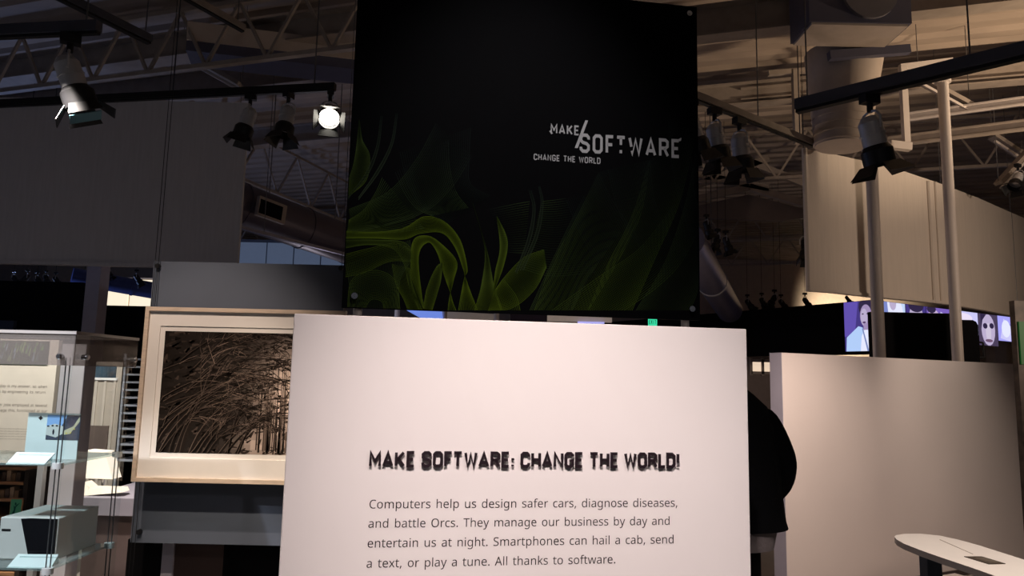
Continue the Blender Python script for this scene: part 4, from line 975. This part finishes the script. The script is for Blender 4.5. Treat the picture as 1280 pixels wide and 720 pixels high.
mb = MB(); sg = [p + Vector((0, 0, max(0, zk - zc_))) for p in sg]; mb.prism(sg, (0, .10, 0)); tag(mb.build('folded_white_sheet', mat('lit_sheet', (.88, .80, .70))), 'folded white sheet lying on the lavender grey counter', 'sheet')
# cream partition beyond
YR = 6.4; root = thing('cream_partition', (PY(125, 520, YR).x, YR, 0), 'cream panelled partition with a dark blue picture strip seen through the glass case', 'partition')
RP = Plane((0, YR), 90); ua, ub = RP.uz(104, 520)[0], RP.uz(152, 520)[0]
mb = MB(); mb.pbox(RP, ua, ub, 0, RP.uz(125, 452)[1], -.05, 0); mb.build('board', mat('cream_grey', (.46, .42, .37)), root)
for px in (118, 129, 141):
    mb = MB(); u = RP.uz(px, 500)[0]; mb.pbox(RP, u, u + .02, .2, RP.uz(125, 474)[1], 0, .012); mb.build('batten', mat('cream_batten', (.55, .51, .46)), root)
mb = MB(); mb.pbox(RP, ua, ub - .08, RP.uz(125, 472)[1], RP.uz(125, 457)[1], 0, .01); mb.build('picture_strip', mat('teal_strip', (.03, .07, .11), var=.6, scale=10), root)
mb = MB(); mb.pbox(RP, ua, ub - .06, RP.uz(125, 475)[1], RP.uz(125, 472)[1], 0, .02); mb.build('ledge', CARDW, root)
mb = MB(); mb.pbox(RP, ua, ub - .1, RP.uz(125, 598)[1], RP.uz(125, 532)[1], 0, .015); mb.build('painted_reflection', mat('reflection_taupe', (.13, .10, .09)), root)  # dark reflection painted as a flat patch on the board
# metal rack
YM = 5.9; root = thing('metal_rack', (PY(160, 520, YM).x, YM, 0), 'tall bluish metal rack of close rungs between the glass case and framed photograph', 'rack')
xa, xb = PY(151, 510, YM).x, PY(178, 510, YM).x; z0, z1 = 0, PY(160, 442, YM).z
RK = mat('pale_blue_metal', (.50, .56, .66), .4, .3)
for x in (xa, xb):
    for y in (YM, YM + .3):
        mb = MB(); mb.cyl((x, y, 0), (x, y, z1), .012, n=8); mb.build('upright', RK, root)
zz = PY(160, 450, YM).z
for k in range(14):
    mb = MB(); mb.box(xa, xb, YM - .01, YM + .3, zz - k * .062, zz - k * .062 + .014); mb.build('rung', RK, root)
mb = MB(); mb.box(xa - .1, xb + .5, YM + .5, YM + .55, 0, z1); tag(mb.build('black_backboard', BLACK), 'plain black board standing behind the bluish metal rack', 'board')


# ------------------------------------------------------------------ track lights
def track_light(loc, pan, tilt, s, label, lit=False, gel=False, open_=.6, small=False, grp=None):
    """hangs from loc (track underside); body tilts by `tilt` from straight down toward compass angle `pan`"""
    loc = Vector(loc); root = thing('track_spotlight', loc, label, 'spotlight', grp)
    Zr = Matrix.Rotation(-rad(pan), 4, 'Z')
    T0 = Matrix.Translation(loc) @ Zr @ Matrix.Scale(s, 4)
    piv = Vector((0, 0, -.13)); T1 = T0 @ Matrix.Translation(piv) @ Matrix.Rotation(rad(tilt), 4, 'X')
    mb = MB(); mb.box(-.02, .02, -.035, .035, -.035, 0); mb.cyl((0, 0, -.035), (0, 0, -.07), .012, n=10); mb.build('clamp', BLACKM, root, xf=T0)
    mb = MB()
    for sx in (-1, 1): mb.tube([Vector((0, 0, -.065)), Vector((.035 * sx, 0, -.075)), Vector((.052 * sx, 0, -.10)), Vector((.052 * sx, 0, -.15))], .005, 6)
    mb.build('yoke', GREYM, root, smooth=True, xf=T0)
    mb = MB(); mb.cyl((0, 0, .04), (0, 0, .015), .028, .045, 20); mb.cyl((0, 0, .015), (0, 0, -.08), .045, .045, 20); mb.cyl((0, 0, -.03), (0, 0, -.036), .049, .049, 20); b = mb.build('lamp_body', GREYM if not small else BLACKM, root, smooth=True, xf=T1)
    mb = MB(); mb.cyl((0, 0, -.08), (0, 0, -.10), .047, .06, 20); mb.cyl((0, 0, -.10), (0, 0, -.16), .06, .06, 20, caps=False); mb.build('hood', BLACKM, root, smooth=True, xf=T1)
    mb = MB(); mb.cyl((0, 0, -.105), (0, 0, -.11), .056, .056, 20)
    mb.build('lens', mat('lit_lens', (1, .95, .85), emit=(1, .93, .8), estr=14) if lit else mat('clear_lens', (.45, .45, .5), .1, .4), root, smooth=True, xf=T1)
    for k in range(4):
        mb = MB(); Rk = Matrix.Rotation(k * math.pi / 2, 4, 'Z'); fl = open_ * .8
        pts = [Vector((-.045, .058, -.155)), Vector((.045, .058, -.155)), Vector((.06, .058 + .065 * math.sin(fl), -.155 - .065 * math.cos(fl))), Vector((-.06, .058 + .065 * math.sin(fl), -.155 - .065 * math.cos(fl)))]
        mb.prism([Rk @ p for p in pts], Rk @ Vector((0, .003, 0))); mb.build('barn_door', BLACKM, root, xf=T1)
    if gel:
        mb = MB(); mb.box(-.055, .055, -.055, .055, -.20, -.197); mb.build('gel_filter', mat('teal_gel', (.06, .16, .20), .4), root, xf=T1)
    return root


def track(name, p, q, z, w, h, m, label, cat='track', hang=(), grp=None):
    a, b = PZ(*p, z), PZ(*q, z); root = thing(name, (a + b) / 2, label, cat, grp)
    d = (b - a).normalized(); s_ = d.cross(Vector((0, 0, 1)))
    mb = MB(); mb.beam(a, b, w, h); mb.build('rail', m, root)
    mb = MB(); mb.beam(a - Vector((0, 0, h * .62)), b - Vector((0, 0, h * .62)), w * .6, h * .3); mb.build('power_channel', BLACKM, root)
    for t in hang:
        c = a.lerp(b, t); mb = MB(); mb.cyl(c, Vector((c.x, c.y, CEIL)), .006, n=6); mb.build('hanger_cable', CABLE, root)
    return a, b


a1, b1 = track('lighting_track', (-60, 132), (419, 108), 3.75, .05, .05, BLACKM, 'black lighting track crossing above the grey fabric wall', hang=(.1, .6, .95))
a2, b2 = track('lighting_track', (-40, 41), (124, 33), 3.7, .06, .07, TRACKM, 'slate lighting track stub at the upper left corner', hang=(.2, .9))
a3, b3 = track('lighting_track', (60, -14), (187, 49), 4.3, .08, .06, TRACKM, 'dark lighting rail slanting down at the top left', hang=(.2, .95))
a4, b4 = track('lighting_track', (225, -10), (304, 35), 4.9, .07, .06, BEAM, 'short cream rail slanting down left of the banner top', hang=(.2, .9))
a5, b5 = track('lighting_track', (820, 100), (1016, 179), 4.2, .07, .07, BEAM, 'brown lighting track slanting behind the banner right side', hang=(.6, .9))
a6, b6 = track('lighting_track', (996, 132), (1330, 50), 3.7, .10, .085, TRACKM, 'slate lighting track slanting up to the top right corner', hang=(.05, .7))


def at_px(a, b, px):   # point on track a-b that stands over pixel column px
    best = None
    for k in range(401):
        p = a.lerp(b, k / 400); v = p - CAM; x = 640 + F * v.dot(CR) / v.dot(W0)
        if best is None or abs(x - px) < best[0]: best = (abs(x - px), p)
    return best[1]


def under(p, h): return p - Vector((0, 0, h))


def hsize(p, pxh): return pxh / F * (p - CAM).length / .34   # scale so that the lamp spans about pxh pixels


P_ = under(at_px(a2, b2, 90), .05); track_light(P_, 60, 22, hsize(P_, 90), 'grey spotlight with a teal filter hanging in front of the grey fabric wall', gel=True, open_=.9)
P_ = under(at_px(a1, b1, 362), .035); track_light(P_, 200, 10, hsize(P_, 62), 'black unlit spotlight hanging right of the grey fabric wall')
P_ = under(at_px(a1, b1, 314), .035); track_light(P_, 260, 14, hsize(P_, 60), 'black spotlight at the right edge of the grey fabric wall')
P_ = under(at_px(a1, b1, 414), .035); track_light(P_ , 165, 55, hsize(P_, 66), 'glowing spotlight shining beside the left edge of the black banner', lit=True)
P_ = under(at_px(a5, b5, 893), .05); track_light(P_, 70, 12, hsize(P_, 74), 'left one of two dark spotlights hanging just right of the black banner')
P_ = under(at_px(a5, b5, 924), .05); track_light(P_, 60, 8, hsize(P_, 74), 'right one of two dark spotlights hanging just right of the black banner')
P_ = under(at_px(a5, b5, 863), .05); track_light(P_, 70, 20, hsize(P_, 78), 'dark spotlight half hidden by the right edge of the banner')
P_ = under(at_px(a6, b6, 1086), .06); track_light(P_, 75, 14, hsize(P_, 92), 'large grey and black spotlight hanging over the curved cream wall', open_=1.0)

FARG = 'small far spotlights under the ceiling'
for px, py, Y, h, lb, pan in ((883, 268, 11, 30, 'upper small dark spotlight between banner and cream wall', 80), (897, 286, 11.5, 30, 'middle of the small dark spotlights right of the banner', 250), (907, 288, 12, 30, 'lower pair spotlight right of the banner, nearer the cream wall', 90), (1007, 286, 10, 42, 'small dark spotlight at the left edge of the curved cream wall', 200),
                          (934, 368, 15, 22, 'far spotlight over the black band, first from the banner', 90), (952, 366, 15, 22, 'far spotlight over the black band, second from the banner', 60), (968, 362, 16, 24, 'far spotlight over the black band, third from the banner', 250), (976, 368, 15, 22, 'far spotlight over the black band, fourth from the banner', 90), (1006, 366, 15, 22, 'far spotlight over the black band under the cream wall edge', 80),
                          (137, 334, 11, 14, 'small spotlight above the blue duct beside the lavender column', 100), (171, 337, 11, 20, 'small bright spotlight above the blue duct near the slate panel', 60), (1058, 366, 14, 14, 'tiny spotlight above the left portrait screen', 90),
                          (18, 338, 10, 18, 'leftmost small spotlight over the left black partition', 90), (35, 337, 10.7, 20, 'second small spotlight over the left black partition', 240), (47, 339, 10, 20, 'third small spotlight over the left black partition', 80), (58, 338, 10.7, 18, 'fourth small spotlight over the left black partition', 120), (70, 340, 10, 18, 'rightmost small spotlight over the left black partition', 60)):
    P_ = PY(px, py, Y); s_ = hsize(P_, h); r_ = track_light(P_, pan, 35 if h < 25 else 18, s_, lb, small=True)
    mb = MB(); mb.cyl((P_.x, P_.y, P_.z), (P_.x, P_.y, CEIL), .004, n=6); mb.build('drop_rod', BLACKM, r_)


# ------------------------------------------------------------------ ceiling steel: beams, trusses, ducts
def steel(name, p, q, z, w, h, m, label, cat='beam'):
    a, b = PZ(*p, z), PZ(*q, z); root = thing(name, (a + b) / 2, label, cat)
    mb = MB(); mb.beam(a - Vector((0, 0, h / 2)), b - Vector((0, 0, h / 2)), w, .02); mb.build('flange', m, root)
    mb = MB(); mb.beam(a, b, w * .25, h); mb.build('web', m, root)
    mb = MB(); mb.beam(a + Vector((0, 0, h / 2)), b + Vector((0, 0, h / 2)), w, .02); mb.build('flange', m, root)
    return a, b


def ibeam(a, b, w, h, m, label):
    root = thing('roof_beam', (a + b) / 2, label, 'beam')
    for dz, ww, hh, nm in ((-h / 2, w, .02, 'flange'), (0, w * .2, h, 'web'), (h / 2, w, .02, 'flange')):
        mb = MB(); v = Vector((0, 0, dz)); mb.beam(a + v, b + v, ww, hh); mb.build(nm, m, root)


def truss(a, b, h, n, m, label, r=.03):
    root = thing('roof_truss', (a + b) / 2, label, 'truss'); up = Vector((0, 0, h))
    mb = MB(); mb.beam(a, b, r * 2.4, r * 1.6); mb.build('bottom_chord', m, root)
    mb = MB(); mb.beam(a + up, b + up, r * 2.4, r * 1.6); mb.build('top_chord', m, root)
    for k in range(n):
        p, q = a.lerp(b, k / n), a.lerp(b, (k + 1) / n); mdl = p.lerp(q, .5) + up
        for e in ((p, mdl), (mdl, q)):
            mb = MB(); mb.beam(e[0], e[1], r * 1.1, r * 1.1); mb.build('web_bar', m, root)


def dirline(px, py, z, d, t0, t1):
    c = PZ(px, py, z); return c + d * t0, c + d * t1


# cross beams along the deck ribs
for px, py, t0, t1, w, h, lb in ((950, 22, -14, 14, .22, .35, 'deep cream roof beam crossing right of the banner near the ceiling'), (940, 118, -14, 12, .2, .3, 'cream roof beam crossing behind the brown track right of the banner'), (60, 82, -9, 4, .25, .3, 'wide roof beam at the upper left behind the slate track'), (1230, 92, -6, 3, .12, .16, 'thin pale roof beam running behind the right track')):
    a, b = dirline(px, py, 5.55, D1, t0, t1); ibeam(a, b, w, h, BEAM, lb)
# trusses along D2 and across
for px, py, z, d, t0, t1, h, n, lb in ((365, 250, 4.9, D2, -4, 10, .9, 12, 'open web roof truss slanting between fabric wall and banner'), (960, 330, 4.9, D1, -7, 7, .8, 14, 'open web roof truss far off between banner and cream wall'), (960, 300, 5.0, D1, -5, 7, .8, 12, 'second open web truss between banner and cream wall'),
                                       (150, 96, 4.9, D1, -6, 2, .7, 10, 'open web roof truss above the grey fabric wall'), (1230, 208, 4.9, D1, -6, 6, .8, 12, 'open web truss behind the top of the curved cream wall'), (360, 318, 4.4, D1, -6, 5, .8, 10, 'far dark truss in front of bluish clerestory light left of the banner')):
    a, b = dirline(px, py, z, d, t0, t1); truss(a, b, min(h, CEIL - z - .08), n, BEAM, lb)
# A shaped soffit right of the banner
root = thing('gable_brace', PY(935, 240, 12.5), 'shallow inverted V roof brace right of the banner', 'brace')
for p, q in (((850, 254), (936, 234)), ((936, 234), (1030, 262)), ((850, 215), (960, 236)), ((960, 198), (870, 232)), ((930, 200), (1010, 232))):
    mb = MB(); mb.beam(PY(*p, 12.5), PY(*q, 12.5), .10, .12); mb.build('brace_bar', BEAM, root)
mb = MB(); mb.prism([PY(850, 262, 12.7), PY(936, 243, 12.7), PY(1030, 268, 12.7), PY(980, 276, 12.7), PY(860, 272, 12.7)], (0, .1, 0)); mb.build('gusset_plate', mat('brown_plate', (.20, .16, .145)), root)
mb = MB(); mb.cyl(PY(936, 236, 12.5), Vector((PY(936, 236, 12.5).x, 12.5, CEIL)), .03, n=8); mb.build('hanger_rod', BEAM, root)

steel('ceiling_rail', (1110, 178), (1330, 150), 4.6, .10, .10, BEAM, 'pale horizontal rail between the two white poles near the top')
steel('ceiling_rail', (1130, 147), (1340, 118), 4.9, .08, .08, POLEM, 'thin pale pipe crossing behind the taller white pole')
# hanging bracket (drop) left of tall pole
root = thing('rail_bracket', PY(1130, 150, 8.2), 'cream drop bracket hanging between the two white poles', 'bracket')
Yb = 8.2
for p, q, w in (((1128, 84), (1133, 178), .07), ((1112, 181), (1138, 184), .09), ((1125, 84), (1190, 76), .06)):
    mb = MB(); mb.beam(PY(*p, Yb), PY(*q, Yb), w, w); mb.build('bar', POLEM, root)
root = thing('rail_bracket', PY(1000, 130, 8.6), 'cream drop bracket hanging left of the big cream duct', 'bracket')
for p, q, w in (((994, 88), (997, 180), .08), ((960, 92), (1010, 88), .06)):
    mb = MB(); mb.beam(PY(*p, 8.6), PY(*q, 8.6), w, w); mb.build('bar', BEAM, root)
# strip fixtures
for p, q, Y, lb in (((1148, 98), (1212, 133), 8.5, 'slim pale strip fixture crossing behind the taller white pole'), ((1240, 170), (1278, 195), 9.5, 'slim pale strip fixture at the right edge, upper left one'), ((1248, 229), (1300, 172), 9.2, 'slim pale strip fixture at the right edge, rising one'), ((228, 66), (300, 106), 9, 'slim tan strip fixture above the grey fabric wall')):
    root = thing('strip_fixture', PY(*p, Y), lb, 'light fixture'); a, b = PY(*p, Y), PY(*q, Y)
    mb = MB(); mb.beam(a, b, .16, .05); mb.build('housing', BEAM, root); v = Vector((0, -.04, -.04))
    for o_ in (-.04, .04):
        mb = MB(); mb.beam(a + v + Vector((0, 0, o_)), b + v + Vector((0, 0, o_)), .03, .03); mb.build('tube', POLEM, root)
    
    for e in (a, b):
        mb = MB(); mb.cyl(e, (e.x, e.y, CEIL), .005, n=6); mb.build('hanger_cable', CABLE, root)
# small lamp far right
P_ = PY(1272, 205, 9); track_light(P_, 240, 40, hsize(P_, 34), 'small pale spotlight under the strip fixtures at the right edge')

# big duct box, taper and drop pipe at upper right
YD2 = 6.7
root = thing('air_duct', PY(1075, 60, YD2), 'big square duct box narrowing into a cream duct at the upper right', 'duct')
x0, x1 = PY(1012, 30, YD2).x, PY(1140, 30, YD2).x; zb_ = PY(1075, 29, YD2).z; yb_ = PZ(1075, 58, zb_).y
mb = MB(); mb.box(x0, x1, YD2, yb_, zb_ + .01, CEIL - .01); mb.build('duct_box', DUCTD, root)
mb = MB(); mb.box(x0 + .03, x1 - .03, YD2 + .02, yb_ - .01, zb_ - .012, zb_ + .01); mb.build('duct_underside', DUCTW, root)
cx = PY(1087, 5, YD2).x; zc_ = PY(1087, -8, YD2).z
mb = MB(); mb.cyl((cx, YD2, zc_), (cx, YD2 - .04, zc_), .27, n=32); mb.build('round_collar', mat('collar_grey', (.16, .15, .17), .5), root, smooth=True)
a_, b_2 = PY(1036, 70, yb_ + .02), PY(1136, 62, yb_ + .02)
mb = MB(); mb.beam(a_, b_2, .08, .09); mb.build('strap', DUCTD, root)
c2 = PY(1078, 60, yb_).x; zt3 = zb_ + .1
mb = MB(); dt_ = Vector((c2, yb_ + .42, zt3)); db_ = Vector((c2 - .06, yb_ + .42, PY(1068, 172, yb_ + .12).z)); mb.cyl(db_, dt_, .27, .41, 32)
mb.build('duct_pipe', DUCTW, root, smooth=True)
dv_ = (dt_ - db_).normalized()
for k in range(6):
    c = db_ + dv_ * (.02 + .09 * k); mb = MB(); mb.cyl(c, c + dv_ * .02, .29 + .009 * k, n=32); mb.build('duct_band', DUCTW, root, smooth=True)


# dark round duct left of banner
root = thing('air_duct', PY(370, 280, 10), 'dark round duct with a side grille between the fabric wall and banner', 'duct')
a, b = PZ(260, 250, 4.2), PZ(450, 318, 4.2); a = PY(262, 243, 9.0); b = PY(470, 318, 11.5)
DD = mat('dark_violet_duct', (.10, .085, .11), .4, .3)
mb = MB(); mb.cyl(a, b, .30, n=32); mb.build('duct_pipe', DD, root, smooth=True)
for t in (.15, .5, .8):
    c = a.lerp(b, t); d = (b - a).normalized() * .02; mb = MB(); mb.cyl(c - d, c + d, .312, n=32); mb.build('duct_band', DD, root, smooth=True)
g0 = PY(322, 250, 9.15); dd = (b - a).normalized(); mb = MB(); ctr = PY(339, 263, 9.3)
mb.beam(ctr - dd * .22, ctr + dd * .22, .06, .26); mb.build('grille_frame', BEAM, root)
mb = MB(); ctr2 = ctr + Vector((0, -.03, 0)); mb.beam(ctr2 - dd * .18, ctr2 + dd * .18, .03, .19); mb.build('grille', BLACK, root)
for t in (.3, .7):
    c = a.lerp(b, t); mb = MB(); mb.cyl(c, (c.x, c.y, CEIL), .008, n=6); mb.build('hanger_rod', CABLE, root)
root = thing('cable_tray', PY(365, 303, 9), 'thin pale cable tray running under the dark round duct', 'tray')
mb = MB(); mb.beam(PY(280, 279, 8.9), PY(455, 324, 10.5), .06, .04); mb.build('tray', DUCTM, root)
mb = MB(); c = PY(330, 290, 9.1); mb.cyl(c, (c.x, c.y, CEIL), .005, n=6); mb.build('hanger_rod', CABLE, root)
# silver duct right of banner
root = thing('air_duct', PY(900, 350, 11), 'shiny silver blue round duct slanting behind the banner right edge', 'duct')
a, b = PY(858, 300, 9.5), PY(912, 388, 14); mb = MB(); mb.cyl(a, b, .24, n=28); mb.build('duct_pipe', mat('silver_blue_duct', (.20, .20, .30), .4, .5), root, smooth=True)
mb = MB(); c = a.lerp(b, .5); d = (b - a).normalized() * .03; mb.cyl(c - d, c + d, .25, n=28); mb.build('duct_band', GREYM, root, smooth=True)
mb = MB(); mb.cyl(c, (c.x, c.y, CEIL), .008, n=6); mb.build('hanger_rod', CABLE, root)
# big rectangular duct upper left
root = thing('air_duct', PY(340, 60, 8), 'long rectangular cream duct running to the banner at the upper left', 'duct')
a, b = PY(238, 50, 8), PY(480, 78, 8.6)
mb = MB(); mb.beam(a, b, .5, .22); mb.build('duct_box', DUCTW, root)
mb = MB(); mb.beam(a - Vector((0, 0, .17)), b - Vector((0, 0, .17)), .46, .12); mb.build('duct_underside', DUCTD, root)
for t in (.2, .8):
    c = a.lerp(b, t); mb = MB(); mb.cyl(c, (c.x, c.y, CEIL), .006, n=6); mb.build('hanger_cable', CABLE, root)
# clerestory window band behind left truss
YCW = 17; root = thing('clerestory_window', PY(365, 315, YCW), 'band of dim bluish clerestory windows behind the truss left of the banner', 'window')
for k in range(4):
    xa, xb = PY(300 + k * 34, 315, YCW).x, PY(332 + k * 34, 315, YCW).x
    mb = MB(); mb.box(xa, xb, YCW, YCW + .04, PY(365, 345, YCW).z, PY(365, 304, YCW).z); mb.build('pane', mat('dim_blue_pane', (.1, .13, .2), emit=(.30, .40, .62), estr=.16), root)
mb = MB(); mb.box(PY(298, 315, YCW).x, PY(438, 315, YCW).x, YCW + .04, YCW + .1, PY(365, 348, YCW).z, PY(365, 300, YCW).z); mb.build('window_frame', SLATE, root)

# strip of far things seen between banner and intro panel
YZ = 13
root = thing('far_blue_canopy', PY(540, 392, YZ), 'glowing blue canopy seen in the gap between banner and intro panel', 'canopy')
mb = MB(); mb.prism([PY(505, 386, YZ), PY(552, 388, YZ), PY(553, 400, YZ), PY(530, 400, YZ)], (0, .1, 0)); mb.build('canopy_face', mat('blue_glow', (.1, .2, .6), emit=(.2, .32, .95), estr=.7), root)
mb = MB()
for px in (527, 556): mb.cyl(Vector((PY(px, 395, YZ).x, YZ + .06, 0)), PY(px, 388, YZ) + Vector((0, .06, 0)), .04, n=10)
mb.build('canopy_post', POLEM, root)
YZ = 13.6
root = thing('far_cream_soffit', PY(590, 396, YZ), 'cream soffit with white posts seen in the gap under the banner', 'soffit')
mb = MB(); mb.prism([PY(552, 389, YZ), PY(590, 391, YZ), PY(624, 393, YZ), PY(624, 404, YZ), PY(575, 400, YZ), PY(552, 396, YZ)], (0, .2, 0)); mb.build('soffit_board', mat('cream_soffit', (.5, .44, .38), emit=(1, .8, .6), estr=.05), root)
for px in (497, 621):
    mb = MB(); x = PY(px, 395, YZ).x; mb.cyl((x, YZ - .05, 0), (x, YZ - .05, PY(px, 388, YZ).z), .05, n=10); mb.build('white_post', mat('far_white_post', (.8, .76, .72)), root)
root = thing('far_cream_header', PY(720, 398, YZ), 'pale wall header with a violet strip light seen right of centre under the banner', 'header')
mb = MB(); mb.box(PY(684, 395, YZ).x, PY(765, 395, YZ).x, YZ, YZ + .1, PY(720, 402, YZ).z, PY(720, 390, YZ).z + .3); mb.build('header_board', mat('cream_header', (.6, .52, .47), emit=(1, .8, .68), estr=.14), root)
mb = MB(); mb.box(PY(722, 402, YZ).x, PY(755, 402, YZ).x, YZ - .05, YZ, PY(738, 404.5, YZ).z, PY(738, 402.5, YZ).z); mb.build('violet_strip', mat('violet_strip', (.3, .3, .8), emit=(.45, .45, 1), estr=.9), root)
mb = MB(); mb.box(PY(638, 395, YZ).x, PY(684, 395, YZ).x, YZ, YZ + .1, 1.9, PY(660, 388, YZ).z + .1); tag(mb.build('dark_violet_board', mat('violet_board', (.03, .02, .05))), 'dark violet board in the gap under the banner left of the pale header', 'board')

for o in S.objects:
    if '_o' in o: del o['_o']
